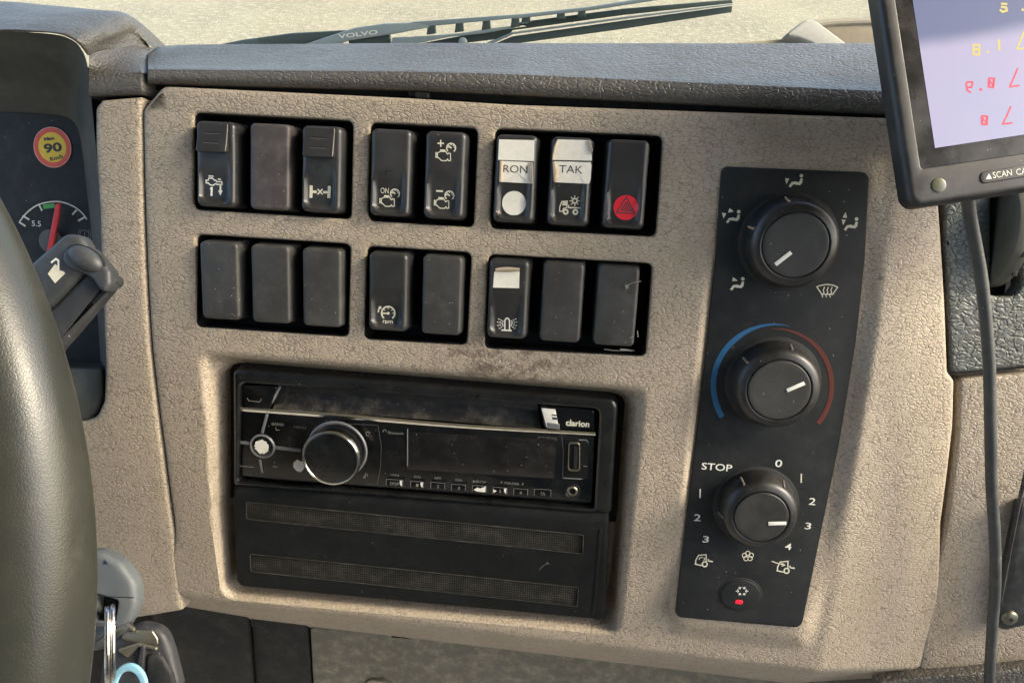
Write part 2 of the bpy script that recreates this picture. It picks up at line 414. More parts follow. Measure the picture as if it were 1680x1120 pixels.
M['red'] = plain('hazard_red', (.75, .02, .04), .4)
M['stickerred'] = plain('sticker_red', (.80, .10, .045), .4)
M['stickeryellow'] = plain('sticker_yellow', (.90, .62, .03), .4)
M['blue'] = plain('cold_blue', (.012, .10, .23), .5)
M['warmred'] = plain('warm_red', (.11, .022, .014), .5)
M['led'] = plain('led_red', (.6, .01, .015), .3, emis=(1, .01, .03), es=.35)
M['chrome'] = plain('worn_chrome', (.62, .61, .57), .16, 1.0)
M['silver'] = plain('silver_paint', (.19, .195, .21), .35, .35)
M['steel'] = plain('steel', (.50, .49, .46), .22, 1.0)
M['brass'] = plain('tarnished_brass', (.26, .245, .185), .35, .9)
M['radio'] = plastic('radio_gloss_black', (.0025, .003, .0035), .14, .02, .02, 0, coat=.0)
M['bezel'] = plastic('radio_bezel_plastic', (.0045, .005, .0055), .24, .04, .03, .00002)
M['tray'] = plastic('dusty_slot_plastic', (.010, .010, .011), .55, .95, .25, .00005, dustcol=(.11, .10, .08))
M['display'] = plastic('display_glass', (.006, .0055, .0055), .12, .07, .12, 0)
M['module'] = plastic('storage_cover_plastic', (.0038, .005, .0055), .6, .03, .02, .00008, .16)
M['mesh'] = plastic('cover_mesh_plastic', (.024, .023, .019), .65, .3, 0, .00003, .2)
m = NT('wheel_rim_skin'); n1, _ = m.noise(22, 5, .6); n2, _ = m.noise(900, 3); n3, _ = m.noise(140, 5, .7); vv = m.vor(1100, 'DISTANCE_TO_EDGE').outputs['Distance']
cc = m.mix(m.ramp(n1, .35, .7), (.026, .028, .023), (.036, .036, .028)); cc = m.mix(m.math('MULTIPLY', m.ramp(n3, .55, .8), .5), cc, (.065, .062, .048))
m.b.inputs['Specular IOR Level'].default_value = .4; m.color(cc); m.rough(m.ramp(n1, .3, .7, .28, .46)); m.norm(m.bump(m.math('ADD', m.math('MULTIPLY', m.ramp(vv, 0, .2), .6), n2), .00003, .8)); M['wheel'] = m.m
M['stalk'] = plastic('stalk_plastic', (.030, .033, .035), .42, .12, .05, .00003)
M['stalk2'] = plastic('stalk_dark_plastic', (.015, .016, .018), .5, .10, .05, .00005)
M['cluster'] = plastic('cluster_face_plastic', (.017, .019, .021), .55, .10, .08, 0, .3)
M['shroud'] = plastic('shroud_plastic', (.042, .047, .044), .42, .2, .04, .00002)
M['keygrey'] = plastic('key_grey_plastic', (.065, .074, .078), .45, .1, .02, .00003)
M['tagblue'] = plain('tag_blue', (.20, .40, .52), .4)
M['monitor'] = plastic('monitor_plastic', (.008, .008, .0085), .42, .10, .06, .00005)
M['monglass'] = plastic('monitor_glass', (.006, .006, .006), .2, .1, .1, 0)
M['cable'] = plastic('cable_rubber', (.028, .032, .032), .48, .2, .05, .00006)
M['vent'] = plastic('vent_wheel_plastic', (.080, .080, .062), .45, .25, .05, .00003)
M['bracket'] = plastic('bracket_plastic', (.020, .022, .022), .36, .25, .12, .00003)
M['console'] = plastic('dirty_console_plastic', (.10, .095, .072), .55, .85, .10, .00025, dustcol=(.30, .27, .19))
M['wiperarm'] = plain('wiper_arm_paint', (.24, .28, .29), .45)
M['rubber'] = plain('wiper_rubber', (.050, .068, .062), .5)
M['glyphyellow'] = plain('glyph_yellow', (.06, .05, .01), .5, emis=(.72, .58, .14), es=.2)
M['glyphred'] = plain('glyph_red', (.06, .005, .01), .5, emis=(.80, .03, .10), es=.2)
M['sensor'] = plain('sensor_green', (.07, .075, .04), .3)
M['reardark'] = plain('dark_rear_wall', (.10, .10, .095), .9)  # rear wall colour darkened to keep reflections in the glossy fronts dim
M['wellgrey'] = plain('cab_lining', (.42, .40, .36), .8)

m = NT('screen_picture'); g, _ = m.noise(9, 4, .55); s_ = m.n('ShaderNodeSeparateXYZ'); m.lk(m.tc, s_.inputs[0])
wv = m.math('ADD', s_.outputs[1], m.math('MULTIPLY', g, .016)); top = m.ramp(wv, .062, .070)
cc = m.mix(m.ramp(g, .35, .65), (.60, .58, .80), (.70, .58, .78)); cc = m.mix(top, cc, (.22, .25, .42))
m.color((.02, .02, .02)); m.lk(cc, m.b.inputs['Emission Color']); m.b.inputs['Emission Strength'].default_value = .205; m.rough(.25); M['screen'] = m.m

m = NT('gravel_yard'); n1, _ = m.noise(.5, 8, .65); n2, _ = m.noise(9, 6, .7); n3, _ = m.noise(38, 3); vo = m.vor(14)
cc = m.mix(m.ramp(n1, .35, .65), (.285, .240, .140), (.225, .190, .112)); cc = m.mix(m.math('MULTIPLY', m.ramp(n2, .48, .62), .9), cc, (.35, .31, .21)); cc = m.mix(m.math('MULTIPLY', m.ramp(n3, .5, .65), .5), cc, (.13, .115, .08))
m.color(cc); m.rough(.9); m.norm(m.bump(m.math('ADD', n2, n3), .03, .8)); M['ground'] = m.m

m = NT('windscreen_glass'); t = m.t; t.nodes.remove(m.b); o = [n for n in t.nodes if n.type == 'OUTPUT_MATERIAL'][0]
tr = t.nodes.new('ShaderNodeBsdfTransparent'); tr.inputs[0].default_value = (.93, .96, .94, 1); gl = t.nodes.new('ShaderNodeBsdfGlossy'); gl.inputs['Roughness'].default_value = .02
fz = t.nodes.new('ShaderNodeFresnel'); fz.inputs[0].default_value = 1.3; mx = t.nodes.new('ShaderNodeMixShader')
t.links.new(fz.outputs[0], mx.inputs[0]); t.links.new(tr.outputs[0], mx.inputs[1]); t.links.new(gl.outputs[0], mx.inputs[2]); t.links.new(mx.outputs[0], o.inputs[0]); M['glass'] = m.m
# ================================================================== STRUCTURE
def ss(t): t = np.clip(t, 0, 1); return t * t * (3 - 2 * t)
zbv = lambda Y: -.00055 * np.maximum(0, 20 - Y) ** 2
FC = frame((1270, 650), -3.0); FCi = FC.inverted()
fs_ = FC.to_3x3() @ Vector((0, 1, 0)); cslope = fs_.z / fs_.y; cz0 = FC.translation
def Sxy(p, dz=0): v = S(p, dz); return (v.x, v.y)
RA = ccw(rnd([Sxy(p) for p in [(322, 572), (1066, 632), (1042, 830), (1018, 1043), (366, 984), (346, 850), (338, 707)]], [7, 7, 60, 8, 8, 40, 60]))
RB = ccw(rnd([Sxy(p, -14) for p in [(379, 600), (1021, 652), (998, 1006), (384, 950)]], 5))
CA = ccw(rnd([Sxy(p) for p in [(1174, 232), (1462, 242), (1446, 520), (1406, 760), (1336, 1072), (1094, 1044), (1098, 980), (1131, 700), (1156, 440)]], [4, 8, 60, 60, 9, 6, 6, 80, 80]))
COL_PX = [(1184, 273), (1427, 283), (1419, 430), (1405, 560), (1377, 730), (1346, 880), (1315, 1030), (1107, 1012), (1113, 960), (1141, 730), (1160, 560), (1174, 420)]
CP = ccw(rnd([P(p, 0, FC) for p in COL_PX], [3, 4, 90, 90, 90, 90, 4, 4, 60, 90, 90, 90]))
CB = [((FC @ Vector((x, y, -1)))[0], (FC @ Vector((x, y, -1)))[1]) for x, y in inset(CP, -.6)]
f0, f1 = Sxy((380, 981)), Sxy((1320, 1092)); fl = Vector((f1[0] - f0[0], f1[1] - f0[1])).normalized(); fn = Vector((fl.y, -fl.x))
g0, g1 = Sxy((1466, 240)), Sxy((1340, 1072)); gl_ = Vector((g1[0] - g0[0], g1[1] - g0[1])).normalized(); gn = Vector((-gl_.y, gl_.x))
def fold(X, Y): return (X - f0[0]) * fn.x + (Y - f0[1]) * fn.y
def right(X, Y): return (X - g0[0]) * gn.x + (Y - g0[1]) * gn.y
def soft(d, w): return np.where(d < 0, 0, np.where(d < w, d * d / (2 * w), d - w / 2))
def zpanel(X, Y, rec=True):
    z = zbv(Y) - .95 * soft(fold(X, Y), 5) - .24 * soft(right(X, Y) - 1, 4)
    z = z - .06 * soft(-185 - X, 12)
    if not rec: return z
    for A, B, tgt, k in ((RA, RB, None, 1.0), (CA, CB, 1, .8)):
        ia, ib = inpoly(X, Y, A), inpoly(X, Y, B); m = ia | ib
        if not m.any(): continue
        da = pdist(X[m], Y[m], A); db = pdist(X[m], Y[m], B); t = np.where(ib[m], 1.0, da / (da + db + 1e-6))
        # wall: rounded crest, straight slope, small foot
        t = np.where(t < .35, t * t / .7, np.minimum(1, (t - .175) / (.825 - .06))) if tgt is None else ss(t)
        flr = (zbv(Y[m]) - 18) if tgt is None else (cz0.z + cslope * (Y[m] - cz0.y) - 1.4)
        z[m] = z[m] * (1 - t) + flr * t
    return z
def SF(p):
    z = 0.0
    for i in range(40):
        q = P(p, z); z = .5 * z + .5 * float(zpanel(np.array([q[0]]), np.array([q[1]]), False)[0])
    return (q[0], q[1])
OUT = [(266, 141), (668, 160), (840, 171), (1150, 182), (1465, 193), (1528, 200), (1542, 340), (1551, 480), (1556, 610), (1567, 625), (1565, 700), (1545, 860), (1500, 1112), (1490, 1150), (960, 1088), (725, 1062), (380, 1024), (325, 1016), (299, 1000), (288, 878), (269, 739), (248, 570), (238, 385), (233, 180)]
outp = [SF(p) for p in OUT]
outp = rnd(outp, [6, 0, 0, 0, 0, 6, 60, 60, 1.5, 1.5, 60, 60, 8, 8, 0, 40, 40, 8, 6, 60, 60, 60, 60, 5])
HOLES = [[(317, 184), (579, 198), (576, 360), (316.5, 344)], [(607, 200.5), (784, 210), (777, 373.5), (603, 362.5)], [(812, 210.8), (1088, 222.5), (1076, 388.5), (803.5, 375)],
         [(320, 384), (575, 400), (571.5, 552.5), (322, 536)], [(601, 403.5), (773.5, 414), (766, 566), (597, 556)], [(801, 417), (1071, 432), (1059, 584.5), (795, 571)]]
HL = [ccw(rnd([Sxy(p) for p in h], 2.9, 5)) for h in HOLES]
def fine(X, Y):
    m = np.zeros(X.shape, bool)
    for A, B in ((RA, RB), (CA, CB)):
        m |= (inpoly(X, Y, inset(A, -2.5)) & ~inpoly(X, Y, inset(B, 1.5)))
    d = fold(X, Y); m |= (d > -2) & (d < 7); d = right(X, Y); m |= (d > -1) & (d < 6); return m
dash = thing('dashboard', 'beige and charcoal grained truck dashboard that fills the picture and holds all switches', 'dashboard', ID)
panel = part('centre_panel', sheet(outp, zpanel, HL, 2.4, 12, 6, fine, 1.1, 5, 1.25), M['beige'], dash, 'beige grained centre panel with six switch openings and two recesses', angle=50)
for h in HL:
    cx = sum(p[0] for p in h) / len(h); cy = sum(p[1] for p in h) / len(h); z0 = zb(cy); mb = MB(); n = len(h); a = inset(h, -.9); b = inset(h, .5)
    vs = [(x, y, z0 - 1.9) for x, y in inset(h, .12)] + [(x, y, z0 - 2.0) for x, y in b] + [(x, y, z0 - 19) for x, y in b] + [(x, y, z0 - 5.2) for x, y in a]
    fs = [];
    for k0, k1 in ((0, n), (n, 2 * n)):
        for i in range(n): j = (i + 1) % n; fs.append((k0 + j, k0 + i, k1 + i, k1 + j))
    fs.append(tuple(2 * n + i for i in range(n))); mb.add(vs, fs); part('switch_housing', mb, M['well'], panel)

# dark body behind every gap
cm = sheet([(-420, -520), (300, -520), (300, 78), (-420, 78)], lambda X, Y: zbv(Y) - 78, (), 2, 6, 24)
part('inner_body', cm, M['well'], dash)

# ---------------------------------------------------------------- soft pad along the top
def world_back(p, dist, up=0.0):
    """from a dash-frame point go back horizontally (world) by dist mm"""
    return (p[0], p[1] + math.cos(rad(65)) * dist + math.sin(rad(65)) * up, p[2] - math.sin(rad(65)) * dist + math.cos(rad(65)) * up)
def padrow(pl, z): return [P3(p, z(i) if callable(z) else z) for i, p in enumerate(pl)]
xs = [243, 300, 500, 683, 860, 1100, 1300, 1465, 1560, 1700]
def yl(tab):
    return lambda x: float(np.interp(x, [t[0] for t in tab], [t[1] for t in tab]))
bot = yl([(243, 139), (683, 150), (860, 158), (1465, 190), (1700, 203)]); mid = yl([(243, 127), (683, 134), (860, 141), (1465, 171), (1700, 183)])
crs = yl([(243, 113), (683, 117), (860, 122), (1150, 135), (1465, 149), (1700, 158)]); top = yl([(243, 81), (260, 76), (683, 73), (1465, 75), (1700, 76)])
r_b2 = padrow([(x, bot(x) + 1) for x in xs], -20); r_b = padrow([(x, bot(x)) for x in xs], -7); r_b1 = padrow([(x, bot(x) - 3) for x in xs], -3.5); r_m = padrow([(x, mid(x)) for x in xs], -1.5)
r_c0 = padrow([(x, crs(x) + 4) for x in xs], -3); r_c = padrow([(x, crs(x) - 1) for x in xs], -5.5); r_c2 = padrow([(x, crs(x) * .75 + top(x) * .25) for x in xs], -20)
def topz(x): return -58.0
r_t = padrow([(x, top(x) + 1) for x in xs], lambda i: -62); r_t2 = [world_back(p, 8, -1.2) for p in r_t]; r_t3 = [world_back(p, 26, -8) for p in r_t]; r_t4 = [world_back(p, 60, -30) for p in r_t]
rows = [r_b2, r_b, r_b1, r_m, r_c0, r_c, r_c2, r_t, r_t2, r_t3, r_t4]
# rounded left end
G = patch(rows, 60, 120)
e = [[Vector((v.x - 1.2, v.y - .6, v.z - 1.5)) for v in [r[0]]] + [Vector((r[0].x - 1.6, r[0].y - 2, r[0].z - 14))] for r in G]
G = [[a[1], a[0]] + r for a, r in zip(e, G)]
pad = part('top_pad', MB().grid(G, True), M['pad'], dash, 'long charcoal grained padded ledge above the switches', angle=60)
# small black clip in the gap
ck = MB().prism(rnd([P(p, -9) for p in [(668, 139), (704, 141), (707, 160), (672, 159)]], 1.2), -16, -8, .6); part('clip', ck, M['groove'], pad)
ck = MB().prism(rnd([P(p, -7) for p in [(681, 151), (705, 152), (706, 164), (682, 163)]], 2.2), -12, -4, 1.0); part('clip', ck, M['black'], pad)
st = MB().grid([[P3((x, bot(x) - 4), -10) for x in xs[:8]], [P3((x, bot(x) + 9 + 4 * math.sin(math.pi * (x - 243) / 1222)), -13) for x in xs[:8]]], True); part('gap_strip', st, M['black'], pad)

# ---------------------------------------------------------------- left: hood, cluster surround, trim
sil = [(-600, 20), (-120, 4), (0, 3), (75, 9), (110, 12), (140, 15), (165, 17), (185, 18.5), (200, 20), (214, 27), (226, 40), (236, 55), (243, 66), (249, 78)]
inn = [(-600, 76), (-120, 56), (0, 50), (58, 52), (96, 56), (114, 62), (128, 71), (138, 82), (146, 90), (160, 84), (185, 80), (210, 78), (228, 78), (247, 80)]
c0 = [(-600, 70), (-120, 52), (0, 46), (60, 48), (99, 51), (118, 56), (133, 64), (145, 72), (154, 77), (167, 74), (189, 71), (211, 71), (229, 73), (247, 79)]
c1 = [(-600, 52), (-120, 30), (0, 28), (70, 31), (105, 34), (132, 38), (152, 43), (167, 48), (178, 54), (190, 54), (203, 54), (214, 55), (229, 66), (246, 78)]
z_i = [9] * 6 + [8, 4, -2, -12, -28, -42, -52, -60]; z_0 = [8] * 6 + [7, 3, -3, -14, -30, -44, -53, -60]; z_1 = [-8] * 6 + [-9, -12, -18, -26, -38, -48, -55, -60]; z_s = [-50] * 7 + [-51, -52, -54, -56, -58, -59, -60]
rs = lambda pl, zz: [P3(p, z) for p, z in zip(pl, zz)]
rs0 = rs(sil, z_s); rb = [world_back(p, 30, -22) for p in rs0]
hood = part('instrument_hood', MB().grid(patch([rs(inn, [z - 4 for z in z_i]), rs(inn, z_i), rs(c0, z_0), rs(c1, z_1), rs0, rb], 44, 90), False), M['hood'], dash, 'charcoal grained hood arching over the instruments', angle=60)
# the pad's short left piece beside the hood, same section as the long pad
cols = [146, 160, 185, 210, 227, 231]
def prow(f, z): return [P3((x, f(x)), z) for x in cols]
lt = yl([(146, 74), (231, 72)]); lc = yl([(146, 120), (231, 118)]); lb = yl([(146, 160), (231, 157)])
rws = [prow(lambda x: lb(x) + 1, -20), prow(lb, -7), prow(lambda x: lb(x) - 4, -3), prow(lambda x: lb(x) - 18, -1.5), prow(lambda x: lc(x) + 5, -3), prow(lambda x: lc(x) - 2, -6), [P3(p, z) for p, z in zip([(146, 104), (160, 102), (186, 100), (211, 99), (228, 98), (238, 99)], [-4.5, -9, -18, -25, -32, -37])]] + [[P3(p, z) for p, z in zip([(146, 89), (160, 82), (187, 77), (212, 75), (230, 75), (249, 79)], [-4, -14, -30, -44, -54, -61])]]
Gl = patch(rws, 40, 20); Gl = [r + [Vector((r[-1].x + .8, r[-1].y, r[-1].z - 1.5)), Vector((r[-1].x + 1.0, r[-1].y, r[-1].z - 14))] for r in Gl]
Gl = [[Vector((r[0].x + .2, r[0].y, r[0].z - 14)), Vector((r[0].x - .8, r[0].y, r[0].z - 1.5))] + r for r in Gl]
part('side_pad', MB().grid(Gl, True), M['hood'], hood, angle=60)
# smooth inner surround running back to the cluster face
face = [(-600, 190), (-120, 184), (0, 184), (60, 186), (100, 190), (116, 196), (126, 208), (132, 230), (138, 275), (146, 345), (153, 420), (159, 500), (163, 560), (166, 607), (167, 640)]
edge = [(-600, 78), (-120, 58), (0, 52), (58, 54), (96, 58), (114, 64), (130, 76), (143, 105), (150, 165), (159, 260), (166, 350), (171, 440), (174, 520), (176, 607), (177, 640)]
mdd = [(a[0] * .4 + b[0] * .6 - (5 if 6 < i < 12 else 0) + 2, a[1] * .42 + b[1] * .58) for i, (a, b) in enumerate(zip(edge, face))]
ze = [6] * 6 + [5, 1, -4, -7, -8, -9, -9, -10, -10]; zf_ = [-40] * 15; zm = [-22] * 6 + [-20] * 9
part('inner_surround', MB().grid(patch([rs(edge, [z for z in ze]), rs(mdd, zm), rs(face, zf_)], 26, 90), True), M['shroud'], hood, angle=60)

clu = thing('instrument_cluster', 'dusty black instrument face with a small round gauge behind the steering wheel', 'instrument cluster', ID)
part('cluster_face', MB().flat([P(p, -41) for p in [(-600, 150), (60, 150), (120, 150), (150, 200), (185, 620), (180, 660), (-600, 660)]], -41), M['cluster'], clu)
part('cluster_foot', MB().prism(rnd([P(p, -16) for p in [(-600, 610), (166, 604), (167, 650), (160, 676), (143, 692), (-600, 700)]], [0, 2, 4, 8, 4, 0]), -44, -16, 2), M['shroud'], clu)
C4 = lambda x, y: (x / 2.435, 180 + y / 2.435)
gz = -40.6
q = lambda x, y, z=gz, fr=None: P(C4(x, y), z, fr)
mb = MB(); gc = (222, 500); ar = lambda r, a0, a1, n=24, rx=1.0: [q(gc[0] + r * rx * math.cos(rad(a)), gc[1] - r * math.sin(rad(a))) for a in np.linspace(a0, a1, n + 1)]
arc1 = [q(x, y) for x, y in [(78, 448), (95, 425), (118, 402), (150, 381), (190, 370), (230, 367), (265, 374), (300, 390), (328, 413), (346, 437)]]
mb.ribbon(curve([(a, b, 0) for a, b in arc1], 30), .75, gz)
for a, b in (((155, 378), (167, 402)), ((92, 425), (115, 438)), ((78, 450), (100, 464)), ((305, 402), (290, 418)), ((337, 430), (314, 443))): mb.ribbon([q(*a), q(*b)], 1.0, gz)
part('scale', mb, M['white'], clu, smooth=False)
part('green_zone', MB().flat([q(*p) for p in [(170, 380), (218, 374), (219, 392), (173, 397)]], gz), plain('gauge_green', (.08, .42, .10), .5), clu, smooth=False)
part('hub', MB().lathe([(6.6, -40.9), (6.6, -39.0), (6.1, -38.6)], q(208, 525), 40), plain('hub_grey', (.10, .10, .105), .5), clu)
part('needle', MB().prism([P(C4(*p), -37) for p in [(222, 378), (241, 374), (236, 430), (204, 590), (182, 590)]], -37.6, -36.8, .2), plain('needle_red', (.75, .03, .025), .4), clu)
part('numerals', text('5.5', q(145, 455), 3.0, 5.4, gz, bold=.01), M['white'], clu, smooth=False)
mb = MB(); c_ = q(338, 500); mb.ribbon(arc(c_, 2.6, 0, 360, 28), .4, gz); mb.ribbon(arc(c_, 3.6, -50, 50, 12), .4, gz); mb.ribbon(arc(c_, 3.6, 130, 230, 12), .4, gz); mb.ribbon([(c_[0], c_[1] - 1.3), (c_[0], c_[1] + 1.4)], .5, gz)
part('brake_symbol', mb, M['dimprint'], clu, smooth=False)

sk_c = P((86, 242), -40.5); e1 = P((117, 242), -40.5); rS = e1[0] - sk_c[0]
stk = thing('speed_sticker', 'round red and yellow sticker reading Max 90 Km/h on the cluster face', 'sticker', ID, loc=(*sk_c, -40.7))
part('red_ring', MB().lathe([(rS, -40.9), (rS, -40.45)], sk_c, 56), M['stickerred'], stk)
part('yellow_disc', MB().lathe([(rS * .735, -40.5), (rS * .735, -40.38)], sk_c, 48), M['stickeryellow'], stk)
part('white_edge', MB().ribbon(arc(sk_c, rS * .985, 0, 360, 56), .22, -40.4), M['white'], stk, smooth=False)
u = rS / 31
part('lettering', text('Max', (sk_c[0] - 4 * u, sk_c[1] + 13.2 * u), 5.2 * u, 18 * u, -40.3, rot=9, bold=.055), M['ink'], stk, smooth=False)
part('lettering', text('90', (sk_c[0] + 1 * u, sk_c[1] - .5 * u), 14.5 * u, 30 * u, -40.3, rot=9, bold=.035), M['ink'], stk, smooth=False)
part('lettering', text('Km/h', (sk_c[0] + 6.5 * u, sk_c[1] - 15.5 * u), 6.3 * u, 22 * u, -40.3, rot=14, bold=.03), M['ink'], stk, smooth=False)

# left beige trim
def flatz(z0, k=1.0): return lambda X, Y: zbv(Y) * k + z0
LT = [(151, 176), (162, 163), (226, 158), (230, 162), (230, 200), (234, 385), (244, 570), (265, 739), (284, 878), (297, 1003), (215, 1018), (0, 1034), (-600, 1060), (-600, 700), (0, 702), (130, 694), (152, 686), (165, 660), (168, 607), (164, 500), (158, 345), (151, 240)]
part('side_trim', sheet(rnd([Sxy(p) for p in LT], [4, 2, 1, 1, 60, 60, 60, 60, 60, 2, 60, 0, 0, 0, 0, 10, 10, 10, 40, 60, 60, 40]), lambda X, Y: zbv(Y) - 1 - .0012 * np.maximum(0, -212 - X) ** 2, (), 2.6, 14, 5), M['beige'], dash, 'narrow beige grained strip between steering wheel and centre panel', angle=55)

# ---------------------------------------------------------------- right: insert, vent wheel, trim, bracket
INS = [(1549, 190), (1700, 190), (1720, 300), (1720, 597), (1566, 612), (1560, 600), (1549, 400)]
VW = [(1626, 300), (1672, 298), (1676, 470), (1664, 486), (1640, 487), (1626, 484)]
zi = lambda X, Y: zbv(Y) - 9 - .1 * (X - 160)
def SI(p):
    z = -9.
    for i in range(20): q_ = P(p, z); z = float(zi(np.array([q_[0]]), np.array([q_[1]]))[0])
    return q_
ins = part('vent_insert', sheet(rnd([SI(p) for p in INS], [1, 1, 1, 1, 3, 1, 1]), zi, [rnd([SI(p) for p in VW], [1, 1, 3, 3, 3, 1])], 1.4, 12, 5, None, 1.8, 9), M['insert'], dash, 'grey green grained insert with a vent thumb wheel', angle=50)
vc = SI((1649, 392)); vz = float(zi(np.array([vc[0]]), np.array([vc[1]]))[0])
part('slot_back', MB().box((vc[0], vc[1], vz - 14), (20, 64, 4)), M['well'], ins)
rr = 27
mw = Matrix.Translation((vc[0] + .6, vc[1] + 4, vz - 12)) @ Matrix.Rotation(rad(90), 4, 'Y')
part('thumb_wheel', MB().lathe([(rr - 7, -4.2), (rr - 2, -4.2), (rr, -3), (rr + .6, 0), (rr, 3), (rr - 2, 4.2), (rr - 7, 4.2)], n=72, m=mw), M['vent'], ins)
for a in (-22, -44):
    part('mark', MB().box((vc[0] + 2.4, vc[1] + 4 + (rr + .55) * math.sin(rad(a)), vz - 12 + (rr + .55) * math.cos(rad(a))), (2.2, 3.2, .5), .1), M['groove'], ins)
RT = [(1573, 622), (1720, 610), (1720, 1150), (1480, 1150), (1505, 1108), (1530, 960), (1552, 860), (1570, 720)]
zr = lambda X, Y: zbv(Y) - 14
SR = lambda p, dz=0: (lambda v: (v.x, v.y))(S(p, -14 + dz))
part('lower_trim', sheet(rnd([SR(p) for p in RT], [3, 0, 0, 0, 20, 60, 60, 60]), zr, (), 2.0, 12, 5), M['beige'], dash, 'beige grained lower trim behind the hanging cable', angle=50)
br = thing('mounting_bracket', 'dark plastic bracket with a cross head screw at the lower right edge', 'bracket', ID)
fb = frame((1660, 960), -9)
br.matrix_world = world(fb)
part('bracket_plate', MB().prism(rnd([P(p, 0, fb) for p in [(1674, 828), (1730, 822), (1730, 1016), (1650, 1034), (1637, 1030), (1638, 992)]], [2, 0, 0, 3, 3, 8]), -6, 0, 1.2), M['bracket'], br)
part('bracket_lip', MB().tube([P3(p, 1, fb) for p in [(1641, 985), (1655, 910), (1669, 838), (1684, 770)]], 1.0, 8), M['bracket'], br)
sc = P((1657, 1014), 1, fb)
scr = part('screw', MB().lathe([(4.2, -.5), (4.2, .6), (3.6, 1.6), (2.0, 2.2)], sc, 28), M['brass'], br)
part('cross_slot', MB().box((sc[0], sc[1], 2.25), (2.6, .7, .25)).box((sc[0], sc[1], 2.26), (.7, 2.6, .25)), M['groove'], scr)
lo = [(1440, 1120), (1500, 1112), (1620, 1103), (1740, 1090), (1740, 1200), (1440, 1200)]
part('kick_trim', sheet(rnd([(S(p, -6).x, S(p, -6).y) for p in lo], 1), lambda X, Y: zbv(Y) - 6, (), 1.5, 8, 6), M['pad'], dash, 'dusty grey grained corner under the beige lower trim', angle=50)

# ---------------------------------------------------------------- console below the panel
con = thing('lower_console', 'grimy grey brown console surface with a round socket below the radio panel', 'console', ID)
fk = frame((800, 1090), -34)
con.matrix_world = world(fk)
part('console_face', sheet(rnd([P(p, 0, fk) for p in [(508, 1030), (1480, 1080), (1500, 1250), (520, 1250)]], 3), lambda X, Y: 0 * X, (), 1.5, 20, 8), M['console'], con)
so = P((622, 1127), 0, fk)
part('socket_ring', MB().lathe([(9.5, 0), (9.5, 1.6), (8.6, 2.2), (7.4, 2.0), (7.2, .4)], so, 40), M['brass'], con)
part('side_panel', MB().prism(rnd([P(p, 4, fk) for p in [(250, 990), (404, 1000), (420, 1200), (250, 1200)]], 2), -2, 4, 1), M['black'], con)
part('side_panel', MB().prism(rnd([P(p, 1, fk) for p in [(411, 1000), (502, 1010), (516, 1200), (428, 1200)]], 2), -8, 1, 1), M['black'], con)
# @@OBJ
# ================================================================== SWITCHES
F1 = frame((690, 290)); F2 = frame((690, 480))
SW, SH1, SH2, SZ = 21.8, 41.6, 39.8, 4.0
def sdrr(x, y, x0, x1, y0, y1, r):
    cx, cy = (x0 + x1) / 2, (y0 + y1) / 2; qx, qy = abs(x - cx) - (x1 - x0) / 2 + r, abs(y - cy) - (y1 - y0) / 2 + r
    return -(min(max(qx, qy), 0) + math.hypot(max(qx, 0), max(qy, 0)) - r)
def sst(t): t = max(0, min(1, t)); return t * t * (3 - 2 * t)
def ztop(kind, H):
    def f(x, y):
        if kind == 'blank': return SZ + .25 - .0035 * x * x
        z = SZ + .0014 * y * y - .2
        z -= 2.1 * sst((3 - y) / 14) * sst(sdrr(x, y, -8.3, 7.3, -H / 2 + 2.4, 30, 4.2) / 1.7)
        return z
    return f
def capmesh(kind, H):
    zt = ztop(kind, H); r0 = 3.0 if kind != 'blank' else 2.4; bev = 2.4 if kind != 'blank' else 1.5; dr = 1.25
    w_, h_ = SW - 2 * dr, H - 1.6; zf = np.vectorize(zt, otypes=[float])
    mb = sheet(rrect(w_, h_, r0, 8), lambda X, Y: zf(X, Y), (), bev, 15, .8)
    mb.v = [(x * SW / w_, y * H / h_, z) if z < -5 else (x, y, z) for x, y, z in mb.v]; return mb
CAPS = {}
def cap(kind, H, mat):
    k = (kind, H, mat)
    if k not in CAPS: CAPS[k] = mesh('cap', capmesh(kind, H), M[mat], angle=60)
    return CAPS[k]
c1x = [-109.2, -83.0, -57.6, -24.4, 1.3, 34.4, 59.7, 85.3]; c2x = [-110.2, -84.5, -58.8, -25.9, .2, 32.3, 57.9, 83.8]
kinds1 = ['rocker', 'blank', 'rocker', 'rocker', 'rocker', 'rocker', 'rocker', 'rocker']; kinds2 = ['blank', 'blank', 'blank', 'rocker', 'blank', 'rocker', 'blank', 'blank']
lab1 = ['black rocker switch with raised tab and engine brake symbol, leftmost of the upper row', 'plain brownish black blank cover between two switches with raised tabs',
        'black rocker switch with raised tab and axle lock symbol', 'black rocker switch with ON over an engine symbol', 'black rocker switch with plus and minus engine speed symbols',
        'black rocker switch with RON label and white dot', 'black rocker switch with TAK label and truck lamp symbol', 'black hazard switch with red disc and triangle']
lab2 = ['plain grey black blank cover under the engine brake switch', 'plain blank cover second from left in the lower row, with pale flecks', 'plain blank cover directly under the axle lock switch',
        'black rocker switch with rpm dial symbol in the lower row', 'plain black blank cover right beside the rpm switch', 'black rocker switch with blank white label and beacon symbol', 'plain black blank cover between beacon switch and scratched cover',
        'scratched black blank cover at the right end of the lower row']
SWO = []
